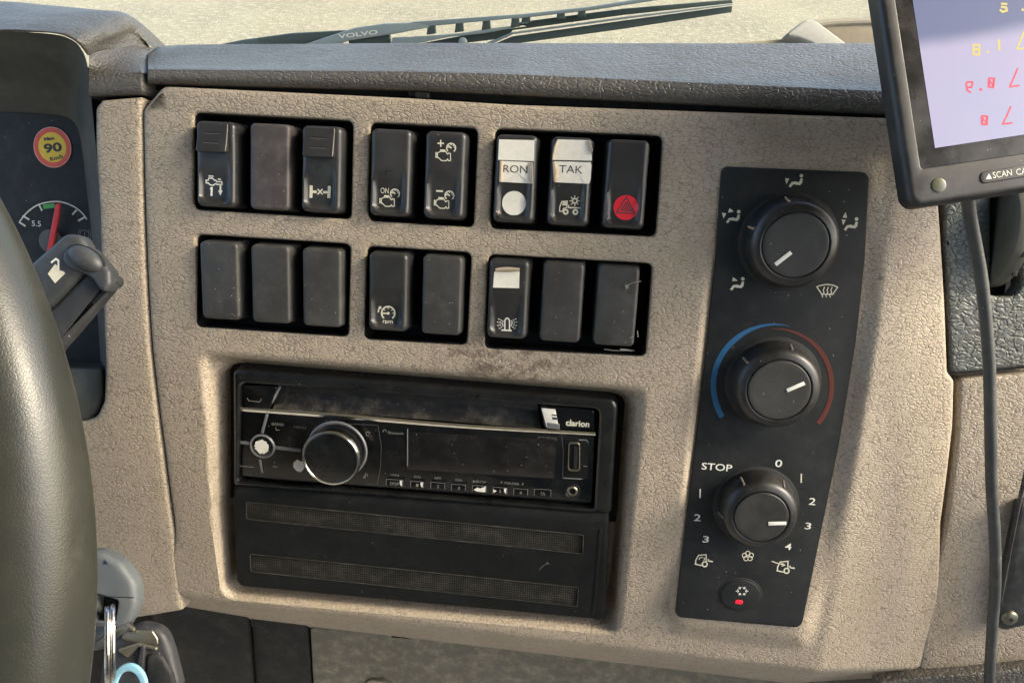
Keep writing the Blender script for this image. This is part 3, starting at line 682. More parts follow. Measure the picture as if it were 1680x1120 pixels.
for row, (fr, xs_, ks, H, yc, lbs) in enumerate(((F1, c1x, kinds1, SH1, .9, lab1), (F2, c2x, kinds2, SH2, -.2, lab2))):
    for i, x in enumerate(xs_):
        b = ks[i] == 'blank'; mat = 'switch' if not b else ('blankbrown' if (row, i) == (0, 1) else 'blank')
        yy = yc + (0 if row == 0 else [.4, .2, 0, 0, -.2, 0, 0, -.2][i])
        o = thing('blank_cover' if b else 'rocker_switch', lbs[i], 'blank cover' if b else 'switch', fr, 'blank covers in the switch openings' if b else 'rocker switches in the panel', (x + 10.75, yy, (-.8 if b else 0)))
        c = bpy.data.objects.new('cap', cap(ks[i], H, mat)); COL.objects.link(c); c.parent = o; FR[c.name] = (x + 10.75, yy, 0); SWO.append((o, x + 10.75, yy, fr, ks[i], H))
def conform(mb, sw, lift=.14):
    o, cx, cy, fr, kd, H = sw; zt = ztop(kd, H); m2 = MB(); m2.f = mb.f
    m2.v = [(x, y, zt(x - cx, y - cy) + lift + (z if abs(z) < .05 else 0)) for x, y, z in mb.v]; return m2
def Z(ox, oy, s, fr, z=SZ): return lambda x, y: P((ox + x / s, oy + y / s), z, fr)
def icon(sw, mb, mat='cream', name='symbol', lift=.14): return part(name, conform(mb, sw, lift), M[mat], sw[0], smooth=False)
def subdiv(pts, st=.8, closed=False):
    pts = list(pts) + ([pts[0]] if closed else []); out = [pts[0]]
    for a, b in zip(pts, pts[1:]):
        l = math.hypot(b[0] - a[0], b[1] - a[1]); k = max(1, int(l / st))
        out += [(a[0] + (b[0] - a[0]) * j / k, a[1] + (b[1] - a[1]) * j / k) for j in range(1, k + 1)]
    return out
class Ink:
    def __init__(s, f, w): s.f = f; s.w = w; s.mb = MB()
    def l(s, *pts, w=None, closed=False): s.mb.ribbon(subdiv([s.f(*p) for p in pts], closed=closed), w or s.w, 0); return s
    def a(s, c, r, a0=0, a1=360, w=None, n=22, ry=None): s.mb.ribbon([s.f(c[0] + r * math.cos(rad(a)), c[1] - (ry or r) * math.sin(rad(a))) for a in np.linspace(a0, a1, n + 1)], w or s.w, 0); return s
    def p(s, *pts): s.mb.flat([s.f(*p) for p in pts], 0); return s
    def d(s, c, r): s.mb.flat([s.f(c[0] + r * math.cos(a), c[1] + r * math.sin(a)) for a in np.linspace(0, 2 * math.pi, 21)[:-1]], 0); return s
def engine(k, dx=0, dy=0, gauge=True):
    t = lambda *ps: [(x + dx, y + dy) for x, y in ps]
    k.l(*t((250, 815), (272, 803), (322, 803), (338, 828), (350, 818), (366, 822), (366, 886), (346, 888), (340, 872), (326, 888), (283, 886), (256, 860), (246, 858)), (246 + dx, 818 + dy), w=.42)
    k.l(*t((234, 812), (233, 858)), w=.5).l(*t((274, 790), (316, 792)), w=.6).l(*t((296, 790), (296, 803)), w=.5)
    if gauge:
        c = (372 + dx, 770 + dy); k.a(c, 41, -48, 222, w=.55)
        for a in (10, 45, 90, 135, 170): k.l((c[0] + 26 * math.cos(rad(a)), c[1] - 26 * math.sin(rad(a))), (c[0] + 38 * math.cos(rad(a)), c[1] - 38 * math.sin(rad(a))), w=.4)
        k.l(c, (c[0] - 22, c[1] - 16), w=.7)
    return k
def slider(sw):
    o, cx, cy, fr, kd, H = sw; x0, x1, y0, y1 = cx - 8.2, cx + 6.6, cy + 5.4, cy + H / 2 - 1.6
    ol = ccw(rrect(x1 - x0, y1 - y0, 1.0, 4, ((x0 + x1) / 2, (y0 + y1) / 2))); top = lambda y: SZ + .5 + 2.7 * max(0, min(1, (y1 - y) / (y1 - y0))) ** 1.4
    m_ = sheet(ol, lambda X, Y: SZ + .5 + 2.7 * np.clip((y1 - Y) / (y1 - y0), 0, 1) ** 1.4, (), .7, 1.0, 1.2)
    n0 = [v for v in m_.v]; m_.v = [(x, y, z if z > SZ + .9 or y > cy + 12 else z) for x, y, z in n0]
    m_.add(*(lambda o2: ([(x, y, SZ - 1.6) for x, y in o2] + [(x, y, top(y) - .9) for x, y in o2], [(i, (i + 1) % len(o2), len(o2) + (i + 1) % len(o2), len(o2) + i) for i in range(len(o2))]))(dens(ol, .7)))
    s_ = part('slide_tab', m_, M['switch'], o)
    for t in (.66, .34):
        yy = y0 + (y1 - y0) * t; part('grip_groove', MB().box(((x0 + x1) / 2, yy, top(yy) + .02), (7.4, .5, .24)), M['groove'], s_); part('grip_highlight', MB().box(((x0 + x1) / 2, yy - .5, top(yy) + .08), (7.4, .34, .2)), M['edgehighlight'], s_)  # dark groove line, with a paler bar below it painted as its highlight
slider(SWO[0]); slider(SWO[2])
g2 = lambda w: Ink(Z(300, 160, 5.09, F1), w); g3 = lambda w: Ink(Z(580, 180, 5.6, F1), w); g4 = lambda w: Ink(Z(790, 190, 5.25, F1), w)
k = g2(.55).l((178, 690), (195, 690), (205, 672), (235, 672), (250, 690), (262, 690), (268, 702), (310, 702), (312, 725), (268, 725), (262, 718), (250, 722), (240, 730), (215, 730), (195, 712), (178, 712), closed=True).l((205, 655), (240, 656), w=.6).l((282, 680), (300, 682), w=.6)
k.l((226, 752), (224, 815), w=1.0).l((214, 760), (226, 752), w=.7).l((298, 738), (298, 785), w=.9).p((278, 775), (318, 775), (298, 818)); icon(SWO[0], k.mb, 'white')
k = g2(.6).l((1060, 742), (1058, 828), w=1.5).l((1060, 785), (1100, 787), w=1.2).l((1116, 766), (1153, 806), w=.6).l((1153, 766), (1116, 806), w=.6).l((1166, 790), (1204, 790), w=1.1).l((1213, 746), (1208, 830), w=1.5); icon(SWO[2], k.mb)
icon(SWO[2], g2(.3).l((1118, 610), (1115, 582), (1155, 584)).mb, 'groove', 'indicator_window')
k = engine(g3(.5)); icon(SWO[3], k.mb); icon(SWO[3], text('ON', Z(580, 180, 5.6, F1)(277, 742), 2.6, 3.9), 'cream', 'lettering')
icon(SWO[3], g3(.3).l((300, 600), (298, 563), (352, 565)).mb, 'groove', 'indicator_window')
k = engine(g3(.5), 525, -418); engine(k, 503, 18); k.l((776, 310), (828, 311), w=.6).l((802, 284), (802, 338), w=.6).l((757, 745), (812, 748), w=.75); icon(SWO[4], k.mb)
# stickers on the RON / TAK switches (stuck on: things of their own)
def paper(sw, f, ol, label, curls=(), word=None, wpos=None, dot=False, nm='paper_label', wd=None, ft=None):
    o, cx, cy, fr, kd, H = sw; pts = [f(*p) for p in ol]; lx, ly = sum(p[0] for p in pts) / len(pts), sum(p[1] for p in pts) / len(pts)
    t = thing(nm, label, 'label', fr, None, (lx, ly, SZ)); zt = ztop(kd, H)
    def cf(mb, lift):
        m2 = MB(); m2.f = mb.f; m2.v = [(x, y, zt(x - cx, y - cy) + lift + z) for x, y, z in mb.v]; return m2
    dl = dens(ccw(pts), 1.6); mb = cf(MB().prism(dl, 0, .001), .18); n = len(dl)
    mb = MB(); mb.add([(x, y, zt(x - cx, y - cy) + .05) for x, y in dl] + [(x, y, zt(x - cx, y - cy) + .24) for x, y in dl] + [(lx, ly, zt(lx - cx, ly - cy) + .26)], [(i, (i + 1) % n, n + (i + 1) % n, n + i) for i in range(n)] + [(n + i, n + (i + 1) % n, 2 * n) for i in range(n)])
    part('paper', mb, M['paper'], t, smooth=False)
    for cpts in curls:
        a = [f(*p) for p in cpts[0]]; b = [f(*p) for p in cpts[1]]
        a3 = [(x, y, zt(x - cx, y - cy) + .28) for x, y in a]; b3 = [(x, y, zt(x - cx, y - cy) + 1.5) for x, y in b]
        m3 = [((p[0] + q_[0]) / 2 + .1, (p[1] + q_[1]) / 2, max(p[2], q_[2]) + .1) for p, q_ in zip(a3, b3)]
        part('curled_edge', MB().grid(patch([a3, m3, b3], 7, 8)), M['papercurl'], t)
    if word: part('lettering', cf(text(word, f(*wpos), 3.4, wd, bold=.0), .34), M['ink'], t, smooth=False)
    return t
f4 = Z(790, 190, 5.25, F1)
paper(SWO[5], f4, [(152, 205), (457, 212), (452, 392), (143, 380)], 'clean blank white paper label at the top of the RON switch')
paper(SWO[5], f4, [(158, 388), (438, 402), (438, 584), (150, 568)], 'white paper label with faded letters RON and curled brown edges', [([(190, 392), (186, 480), (178, 568)], [(160, 392), (158, 480), (152, 568)]), ([(418, 404), (425, 490), (424, 582)], [(440, 408), (441, 490), (440, 584)])], 'RON', (292, 460), wd=11.2)
paper(SWO[6], f4, [(655, 205), (925, 212), (948, 300), (950, 388), (612, 380), (622, 300)], 'blank white paper label with bent corners at the top of the TAK switch', [([(665, 212), (645, 280), (620, 370)], [(648, 214), (622, 280), (607, 368)]), ([(912, 216), (935, 270), (948, 330)], [(928, 216), (946, 262), (954, 300)])])
paper(SWO[6], f4, [(620, 392), (942, 402), (948, 430), (938, 560), (925, 586), (625, 572)], 'white paper label with faded letters TAK and a curled left edge', [([(640, 396), (668, 490), (650, 570)], [(612, 396), (618, 490), (622, 568)])], 'TAK', (770, 462), wd=10.8)
f7 = Z(780, 400, 5.25, F2)
wd_ = SWO[5]; dsk = f4(277, 752); tdisc = thing('paper_dot', 'round off white paper dot stuck on the lower half of the RON switch', 'label', F1, None, (*dsk, SZ))
mb = MB().prism([(dsk[0] + 5.5 * math.cos(a), dsk[1] + 5.5 * math.sin(a)) for a in np.linspace(0, 2 * math.pi, 41)[:-1]], 0, .001); zt_ = ztop('rocker', SH1)
n_ = 40; rg = [(dsk[0] + r * math.cos(a), dsk[1] + r * math.sin(a)) for r in (5.6, 3.5, 1.5) for a in np.linspace(0, 2 * math.pi, 41)[:-1]]
mb = MB().add([(x, y, zt_(x - wd_[1], y - wd_[2]) + .16) for x, y in rg], [(k * n_ + i, k * n_ + (i + 1) % n_, (k + 1) * n_ + (i + 1) % n_, (k + 1) * n_ + i) for k in (0, 1) for i in range(n_)] + [tuple(80 + i for i in range(40))])
part('paper', mb, M['paper'], tdisc)
# truck lamp symbol
k = g4(.45).l((672, 822), (672, 790), (690, 738), (738, 734), (734, 790), (705, 798), (698, 822), closed=True).l((700, 765), (705, 748), (726, 748), (726, 765), closed=True, w=.6).l((748, 770), (750, 790), (848, 793), w=.6).a((724, 826), 18, w=.75).a((809, 828), 18, w=.75).a((803, 732), 20, w=.6)
for a in range(0, 360, 45): k.l((803 + 30 * math.cos(rad(a)), 732 - 30 * math.sin(rad(a))), (803 + 44 * math.cos(rad(a)), 732 - 44 * math.sin(rad(a))), w=.38)
icon(SWO[6], k.mb)
hz = SWO[7]; hc = f4(1246, 790); rg = [(hc[0] + r * math.cos(a), hc[1] + r * math.sin(a)) for r in (5.7, 3.8, 1.6) for a in np.linspace(0, 2 * math.pi, 41)[:-1]]
mb = MB().add([(x, y, 0) for x, y in rg], [(k_ * 40 + i, k_ * 40 + (i + 1) % 40, (k_ + 1) * 40 + (i + 1) % 40, (k_ + 1) * 40 + i) for k_ in (0, 1) for i in range(40)] + [tuple(80 + i for i in range(40))])
icon(hz, mb, 'red', 'red_disc', .10)
k = g4(.5).l((1250, 700), (1165, 832), (1322, 842), closed=True).l((1251, 745), (1206, 812), (1293, 818), closed=True).l((1251, 778), (1236, 800), (1264, 803), closed=True, w=.35); icon(hz, k.mb, 'ink', 'triangle', .22)
# lower row
f6 = Z(580, 380, 5.332, F2); k = Ink(f6, .6).a((295, 718), 58, -48, 226, w=.75).l((242, 720), (298, 720), w=.7).d((295, 720), 12)
for a in (0, 40, 90, 140): k.l((295 + 38 * math.cos(rad(a)), 718 - 38 * math.sin(rad(a))), (295 + 54 * math.cos(rad(a)), 718 - 54 * math.sin(rad(a))), w=.4)
k.l((207, 708), (212, 685), (226, 664), w=.65).l((214, 664), (232, 661), (230, 678), w=.5); icon(SWO[11], k.mb); icon(SWO[11], text('rpm', f6(292, 800), 2.0, 5.0, bold=.01), 'cream', 'lettering')
k = Ink(f7, .6).l((250, 745), (250, 670), (257, 652), (270, 645), (283, 652), (290, 670), (291, 745)).l((226, 750), (304, 754), w=.9)
for sx in (-1, 1):
    for r in (38, 58, 78):
        for j in range(4):
            a = rad(28 - j * 22); x, y = 270 + sx * r * math.cos(a), 690 - r * math.sin(a) * .95; k.l((x, y), (x + sx * 8, y - 4), w=.42)
icon(SWO[13], k.mb, 'white')
paper(SWO[13], f7, [(162, 240), (380, 236), (376, 382), (152, 376)], 'blank white label with torn yellowed top on the beacon switch', [([(170, 238), (270, 244), (380, 234)], [(176, 208), (270, 196), (384, 206)])])
# scratches on the rightmost cover
k = Ink(f7, .35).l((1300, 370), (1330, 345), (1370, 330), (1425, 322)).l((1330, 808), (1362, 796), w=.4).l((1395, 750), (1402, 800), w=.5).l((1110, 905), (1180, 915), (1240, 918), w=.35).p((1285, 352), (1318, 350), (1322, 372), (1298, 396)).p((1245, 900), (1290, 902), (1380, 922), (1250, 920)); icon(SWO[15], k.mb, 'dimprint', 'scratch')

# ================================================================== CLIMATE PANEL
cl = thing('heater_control_panel', 'tall black heater control panel with three knobs and a round button', 'control panel', FC)
part('face_plate', MB().prism(CP, -1.4, 0, .5), M['climate'], cl)
z5 = Z(1140, 240, 4.0, FC, .2); z6 = Z(1120, 510, 5.09, FC, .2); z7 = Z(1090, 730, 3.5, FC, .2)
def ink5(w): return Ink(z5, w)
def put(k, mat='cream', name='symbol', lift=.06):
    m2 = MB(); m2.f = k.mb.f; m2.v = [(x, y, lift + z) for x, y, z in k.mb.v]; return part(name, m2, M[mat], cl, smooth=False)
def sitter(dx, dy):   # seated figure relative to the top symbol
    k = ink5(.6); t = lambda *ps: [(x + dx, y + dy) for x, y in ps]
    k.d((700 + dx, 194 + dy), 12); k.l(*t((626, 262), (640, 243), (660, 240), (685, 246), (696, 238), (700, 218)), w=1.15); k.l(*t((662, 244), (688, 246), (698, 225)), w=1.15); return k
k = sitter(0, 0).p((593, 210), (620, 213), (601, 250)); put(k)
k = sitter(-412, 236).p((178, 436), (207, 441), (189, 475)).p((228, 406), (257, 428), (218, 436)); put(k)
k = sitter(362, 284).p((990, 432), (1000, 470), (970, 468)).p((963, 480), (992, 483), (974, 518)); put(k, 'dimprint') if False else put(k)
k = sitter(-385, 676).p((250, 858), (283, 882), (246, 886)); put(k)
k = ink5(.5).l((800, 922), (830, 912), (870, 906), (910, 912), (938, 925), (905, 972)).l((800, 922), (835, 972)).l((835, 970), (905, 972))
for x in (847, 872, 897): k.l((x - 8, 990), (x - 12, 975), (x + 2, 960), (x - 4, 945), (x + 4, 925), w=.42)
put(k)
# cold / warm sweep
def sweep(a0, a1, ri, ro, n=44):
    c = (752, 622); I = []; O = []
    for i in range(n + 1):
        t = i / n; a = rad(a0 + (a1 - a0) * t); I.append(z6(c[0] + ri(t) * math.cos(a), c[1] - ri(t) * math.sin(a))); O.append(z6(c[0] + ro(t) * math.cos(a), c[1] - ro(t) * math.sin(a)))
    mb = MB(); mb.add([(x, y, .1) for x, y in I + O], [(i, i + 1, n + 1 + i + 1, n + 1 + i) for i in range(n)]); return mb
part('cold_sweep', sweep(212, 74, lambda t: 473 + 40 * max(0, (t - .6) / .4), lambda t: 519 - 3 * t), M['blue'], cl, smooth=False)
part('warm_sweep', sweep(93, -40, lambda t: 470 + 6 * t, lambda t: 472 + 42 * min(1, t / .45)), M['warmred'], cl, smooth=False)
for s_, x, y, h_, w_ in (('STOP', 302, 126, 3.7, 15.0), ('0', 657, 105, 3.8, 3.4), ('1', 787, 190, 3.8, None), ('2', 850, 323, 3.8, 3.2), ('3', 826, 464, 3.7, 3.0), ('4', 712, 582, 3.6, 3.2), ('1', 206, 277, 3.8, None), ('2', 190, 416, 3.8, 3.3), ('3', 238, 540, 3.7, 3.2)):
    if s_ == '1': put(Ink(z7, .62).l((x, y - 24), (x - 1, y + 24)), 'white' if x < 700 else 'cream', 'lettering'); continue
    part('lettering', text(s_, z7(x, y), h_, w_, .07, bold=.008), M['white'], cl, smooth=False)
def cabfig(dx, dy, mode):
    k = Ink(z7, .5); t = lambda *ps: [(x + dx, y + dy) for x, y in ps]
    k.l(*t((180, 680), (180, 662), (196, 632), (240, 628), (240, 668)), w=.55).l(*t((176, 682), (212, 690)), w=.6).a((232 + dx, 683 + dy), 14, w=.7).l(*t((252, 664), (276, 668)), w=.7).l(*t((252, 655), (252, 665)), w=.6)
    if mode: k.l(*t((200, 655), (206, 645), (220, 643)), w=.45).l(*t((228, 646), (232, 655), (226, 660)), w=.45)
    else: k.l(*t((148, 628), (180, 640), (222, 650)), w=.5).l(*t((205, 640), (222, 650), (205, 656)), w=.5)
    return k
put(cabfig(0, 0, True), 'cream'); put(cabfig(470, 38, False), 'cream')
k = Ink(z7, .38)
for a in (20, 92, 164, 236, 308):
    ax, ay = math.cos(rad(a)), -math.sin(rad(a)); k.a((480 + 20 * ax, 637 + 16 * ay), 13, w=.36, n=12)
put(k, 'cream')
# air-conditioning button
ac = z7(437, 857); wR = (z7(555, 857)[0] - z7(319, 857)[0]) / 2; hR = (z7(437, 768)[1] - z7(437, 945)[1]) / 2
def oval(r_, z): return [(ac[0] + wR * r_ * math.cos(a), ac[1] + hR * r_ * math.sin(a)) for a in np.linspace(0, 2 * math.pi, 49)[:-1]]
part('button_ring', MB().prism(oval(1.08, 0), -.5, .22, .2), M['groove'], cl)
acb = part('round_button', MB().prism(oval(.97, 0), -.5, .75, .5), M['climate'], cl)
k = Ink(Z(1090, 730, 3.5, FC, .8), .32)
for a in range(0, 360, 60):
    ax, ay = math.cos(rad(a)), -math.sin(rad(a)); c = (446 + 0, 836)
    b1 = (c[0] + 20 * ax, c[1] + 15 * ay); b2 = (c[0] + 35 * ax, c[1] + 27 * ay); k.l(b1, b2, w=.4); nx, ny = -ay, ax
    k.l((b1[0] + 8 * nx + 6 * ax, b1[1] + 8 * ny + 6 * ay), b1, (b1[0] - 8 * nx + 6 * ax, b1[1] - 8 * ny + 6 * ay), w=.34)
m2 = MB(); m2.f = k.mb.f; m2.v = [(x, y, .82 + z) for x, y, z in k.mb.v]; part('snowflake', m2, M['white'], acb, smooth=False)
lc_ = Z(1090, 730, 3.5, FC, .8)(429, 899); part('lamp', MB().prism(rrect(3.7, 2.1, .9, 4, lc_), .6, 1.0, .12), M['led'], acb)
# knobs
for (bx, by), (p0, p1), marks in (((1298, 399), ((1272, 434), (1298, 414)), (104, 162)), ((1272, 632), ((1291, 640.5), (1320, 628)), (78, 143)), ((1243.5, 836), ((1260.6, 858.6), (1290, 857.7)), (58, 122, 190))):
    c = P((bx, by), 5, FC); R0 = 20.6 if by < 800 else 19.2
    kb = thing('k', '', '', FC) if False else part('knob', MB().lathe([(R0 + .3, 0), (R0 + .3, 1.6), (R0 - .3, 6), (R0 - 1.3, 9.6), (R0 - 2.0, 11.0), (R0 - 3.2, 12.0), (R0 - 5.2, 12.5), (R0 - 5.7, 12.3), (R0 - 5.9, 11.7), (R0 - 6.3, 11.7)], c, 96), M['knob'], cl)
    part('knob_collar', MB().lathe([(R0 + 2.0, -.3), (R0 + 2.0, .22), (R0 + 1.7, .4)], c, 80), M['groove'], cl)
    part('knob_cap', MB().lathe([(R0 - 6.3, 11.2), (R0 - 6.3, 12.6), (R0 - 6.6, 12.95), (R0 - 7.2, 13.05), (R0 - 9, 12.95), (3, 12.8)], c, 80), M['cap'], kb)
    a, b = P(p0, 13, FC), P(p1, 13, FC); d = Vector((b[0] - a[0], b[1] - a[1])).normalized(); n2 = Vector((-d.y, d.x)) * .9
    part('pointer', MB().prism([(a[0] + n2.x, a[1] + n2.y), (a[0] - n2.x, a[1] - n2.y), (b[0] - n2.x, b[1] - n2.y), (b[0] + n2.x, b[1] + n2.y)], 12.6, 13.2, .1), M['white'], kb)
    for i, t in enumerate(marks):
        A, B_ = Vector((R0 + .1, 0, 4.6)), Vector((R0 - 1.25, 0, 10.2)); rz = Matrix.Translation((c[0], c[1], 0)) @ Matrix.Rotation(rad(t), 4, 'Z')
        part('ridge_mark', MB().tube([rz @ A, rz @ B_], .55, 8), M['orange'] if by < 500 else M['ridge'], kb)

# ================================================================== RADIO
FRD = frame((700, 720), -5.0); zR = lambda ox, oy, s, z=0.0: Z(ox, oy, s, FRD, z)
ra = thing('car_radio', 'black single slot car radio with chrome ringed knob and worn white buttons', 'radio', FRD)
PR = lambda p, z=0.0: P(p, z, FRD)
outer = rnd([PR(p, 0) for p in [(382, 603), (1015, 655), (1003, 842), (383, 796)]], [4.5, 5, 2, 2]); inner = rnd([PR(p, -1.5) for p in [(397, 625), (984, 668), (975, 832), (393, 786)]], [4, 3.5, 2, 2], 6)
def framemesh(o_, i_, zf0, zb0, b):
    o_, i_ = ccw(o_), ccw(i_); mb = MB(); n = len(o_); m_ = len(i_)
    assert n == m_
    rg = [(o_, zb0), (inset(o_, 0), zf0 - b)] + [(inset(o_, b * (1 - math.cos(a))), zf0 - b + b * math.sin(a)) for a in (.5, 1.0, math.pi / 2)] + [(inset(i_, -b * .5), zf0), (inset(i_, -.12), zf0 - b * .35), (i_, zf0 - b), (i_, zb0)]
    vs = [(x, y, z) for r, z in rg for x, y in r]; fs = []
    for k in range(len(rg) - 1):
        for i in range(n): j = (i + 1) % n; fs.append((k * n + i, k * n + j, (k + 1) * n + j, (k + 1) * n + i))
    return mb.add(vs, fs)
part('surround', framemesh(outer, inner, 1.0, -12, 2.4), M['bezel'], ra)
part('case_back', MB().flat([PR(p, -15) for p in [(370, 590), (1030, 640), (1010, 850), (370, 810)]], -11.4), M['well'], ra)
fz = -1.6
fp = thing('f', '', '') if False else part('faceplate', MB().prism(rnd([PR(p, fz) for p in [(397, 674), (976, 714), (972, 827), (700, 806), (470, 789), (394, 781)]], [.6, .6, 2.5, 0, 0, 2]), -9, fz, .7), M['radio'], ra)
part('corner_block', MB().prism(rnd([PR(p, fz) for p in [(398, 631), (455, 633), (442, 671), (397, 669)]], [1.5, 1.5, .5, .5]), -9, fz, .6), M['radio'], ra)
cb = part('brand_block', MB().prism(rnd([PR(p, fz) for p in [(886, 664), (975, 672), (976, 708), (893, 701)]], [1.2, 2.2, .4, .4]), -9, fz, .6), M['radio'], ra)
ks = MB().tube([PR(p, -3) + (-3.2,) for p in [(459, 634), (451, 648), (442, 664), (437, 676)]], [.7, 1.1, .9, .6], 8); part('hinge_lug', ks, M['silver'], ra)
part('hinge_block', MB().prism(rnd([PR(p, -5) for p in [(456, 629), (486, 630), (475, 640), (458, 662), (446, 664)]], .5), -11, -4.6, .5), M['black'], ra)
# open disc slot: sloping dusty floor
tr_ = [[PR(p, z) + (z,) for p in row] for row, z in (([(446, 674), (600, 681), (750, 692), (890, 704)], -2.4), ([(452, 660), (600, 668), (750, 679), (886, 694)], -7), ([(458, 640), (600, 648), (750, 660), (884, 672)], -10.2), ([(458, 610), (600, 618), (750, 630), (884, 640)], -10.9))]
part('disc_slot', MB().grid(patch(tr_, 14, 30), True), M['tray'], ra)
part('slot_roof', MB().prism(rnd([PR(p, -4) for p in [(470, 622), (884, 656), (884, 674), (466, 641)]], .4), -10, -4, .5), M['black'], ra)
part('slot_mark', MB().ribbon([PR((406, 653), fz), PR((408, 657), fz), PR((426, 659), fz), PR((429, 654), fz)], .35, fz + .08), M['dimprint'], ra, smooth=False)
part('slot_lip', MB().tube([PR((397, 641), -5) + (-5,) if False else PR(p, -6) + (-6.5,) for p in [(476, 634), (600, 642), (740, 653), (884, 663)]], .9, 8), M['black'], ra)
part('chrome_strip', MB().grid(patch([[PR(p, fz) + (-1.9,) for p in [(396, 668), (560, 679), (760, 696), (977, 709)]], [PR(p, fz) + (-1.1,) for p in [(396, 670.5), (560, 682), (760, 699), (977, 711.5)]], [PR(p, fz) + (-1.5,) for p in [(396, 674), (560, 686), (760, 702), (977, 714)]]], 5, 30), True), M['chrome'], ra)
part('memory_card', MB().prism(rnd([PR(p, -2.2) for p in [(888, 668), (911, 670), (917, 702), (897, 700)]], .4), -5, -2.0 + .9, .2), M['white'], ra)
k = Ink(zR(680, 600, 4.308), .3).l((972, 352), (1004, 354), w=.7).p((972, 366), (1014, 370), (1014, 388), (974, 385)); m2 = MB(); m2.f = k.mb.f; m2.v = [(x, y, -1.0) for x, y, z in k.mb.v]; part('print_patch', m2, M['ink'], ra, smooth=False)
part('latch', MB().prism(rnd([PR(p, -1.4) for p in [(897, 692), (918, 695), (918, 704), (898, 702)]], .4), -3, -.9, .3), M['silver'], ra)
lz = fz + .08
def rtext(s_, px, py, h_, wpx, mat='cream', bold=0.0, z=lz, par=None, ox=680, oy=600, sc_=4.308):
    f = zR(ox, oy, sc_, z); c = f(px, py); w_ = f(px + wpx / 2, py)[0] - f(px - wpx / 2, py)[0]; return part('lettering', text(s_, c, h_, w_, z, bold=bold), M[mat], par or ra, smooth=False)
rtext('clarion', 1153, 406, 3.5, 168, 'cream', .035)
rtext('CZ302E', 938, 513, 1.7, 122, 'faint')
def rk(k, mat, name='symbol', z=lz): m2 = MB(); m2.f = k.mb.f; m2.v = [(x, y, z + zz) for x, y, zz in k.mb.v]; return part(name, m2, M[mat], ra, smooth=False)
f1 = zR(360, 580, 4.308, fz); f2 = zR(680, 600, 4.308, fz)
rk(Ink(f2, .3).l((875, 500), (1002, 508), (1002, 528), (875, 520), closed=True), 'faint')
rtext('BAND', 412, 498, 1.5, 84, 'dimprint', ox=360, oy=580); rtext('MENU', 570, 520, 1.5, 88, 'faint', ox=360, oy=580); rtext('Bluetooth', 1246, 560, 1.5, 108, 'dimprint', ox=360, oy=580)
rk(Ink(f1, .3).a((1168, 547), 11, -30, 210).l((400, 520), (400, 540), (425, 540)).l((385, 762), (392, 775)).l((372, 798), (392, 790), (392, 804), (412, 796), w=.4).l((1032, 845), (1030, 872)).l((1032, 845), (1048, 856), (1044, 866)).a((1025, 872), 6).a((1050, 565), 14, 20, 300), 'dimprint')
# silver cross and centre button
def barr(p, q_, wd): a, b = f1(*p), f1(*q_); d = Vector((b[0] - a[0], b[1] - a[1])).normalized(); n2 = Vector((-d.y, d.x)) * wd / 2; return MB().prism([(a[0] + n2.x, a[1] + n2.y), (a[0] - n2.x, a[1] - n2.y), (b[0] - n2.x, b[1] - n2.y), (b[0] + n2.x, b[1] + n2.y)], fz - .3, fz + .35, .25)
for a_, b_, w_ in (((338, 425), (302, 560), 1.5), ((145, 626), (215, 632), 1.8), ((395, 662), (575, 682), 1.9), ((285, 745), (303, 840), 1.3)): part('silver_bar', barr(a_, b_, w_), M['silver'], ra)
part('silver_line', MB().ribbon([f1(145, 792), f1(240, 800)], .35, lz), M['dimprint'], ra, smooth=False)
bc = f1(305, 652); part('button_ring', MB().lathe([(6.9, fz - .4), (6.9, fz + .5), (6.5, fz + .9), (6.0, fz + .8), (5.8, fz + .2)], bc, 48), M['silver'], ra)
bt = part('round_button', MB().lathe([(5.6, fz - .4), (5.6, fz + .5), (5.2, fz + .75)], bc, 40), M['radio'], ra)
random.seed(3)
def blob(c, r, ry, z, n=36): return MB().flat([(c[0] + r * (1 + random.uniform(-.13, .13)) * math.cos(a), c[1] + ry * (1 + random.uniform(-.13, .13)) * math.sin(a)) for a in np.linspace(0, 2 * math.pi, n + 1)[:-1]], z)
part('worn_patch', blob((bc[0], bc[1]), 3.9, 3.9, fz + .82), M['paper'], bt, smooth=False)
part('worn_patch', blob(f1(562, 792), 3.0, 3.4, lz + .03), M['paper'], ra, smooth=False)
kc = P((552, 739), 0, FRD)
part('dial_ring', MB().lathe([(16.2, fz - .3), (16.2, fz + .5), (15.7, fz + .9), (15.0, fz + .8), (14.8, fz + .1)], kc, 72), M['silver'], ra)
kn = part('volume_knob', MB().lathe([(14.2, fz), (14.2, 3), (14.0, 7)], kc, 80), M['radio'], ra)
part('chrome_ring', MB().lathe([(14.2, 6.8), (15.0, 7.0), (15.5, 7.8), (15.4, 9.0), (14.7, 10.0), (13.9, 10.1), (13.6, 9.6)], kc, 96), M['chrome'], kn)
part('knob_face', MB().lathe([(13.6, 9), (13.6, 9.6), (13.3, 9.7)], kc, 72), M['radio'], kn)
# section seams
for a_, b_ in (((755, 470), (762, 492)), ((912, 495), (1120, 505)), ((1120, 505), (1145, 650)), ((1145, 650), (1140, 800)), ((1140, 800), (1115, 925)), ((1115, 925), (1040, 918))): part('seam', MB().ribbon([f1(*a_), f1(*b_)], .28, lz), M['faint'], ra, smooth=False)
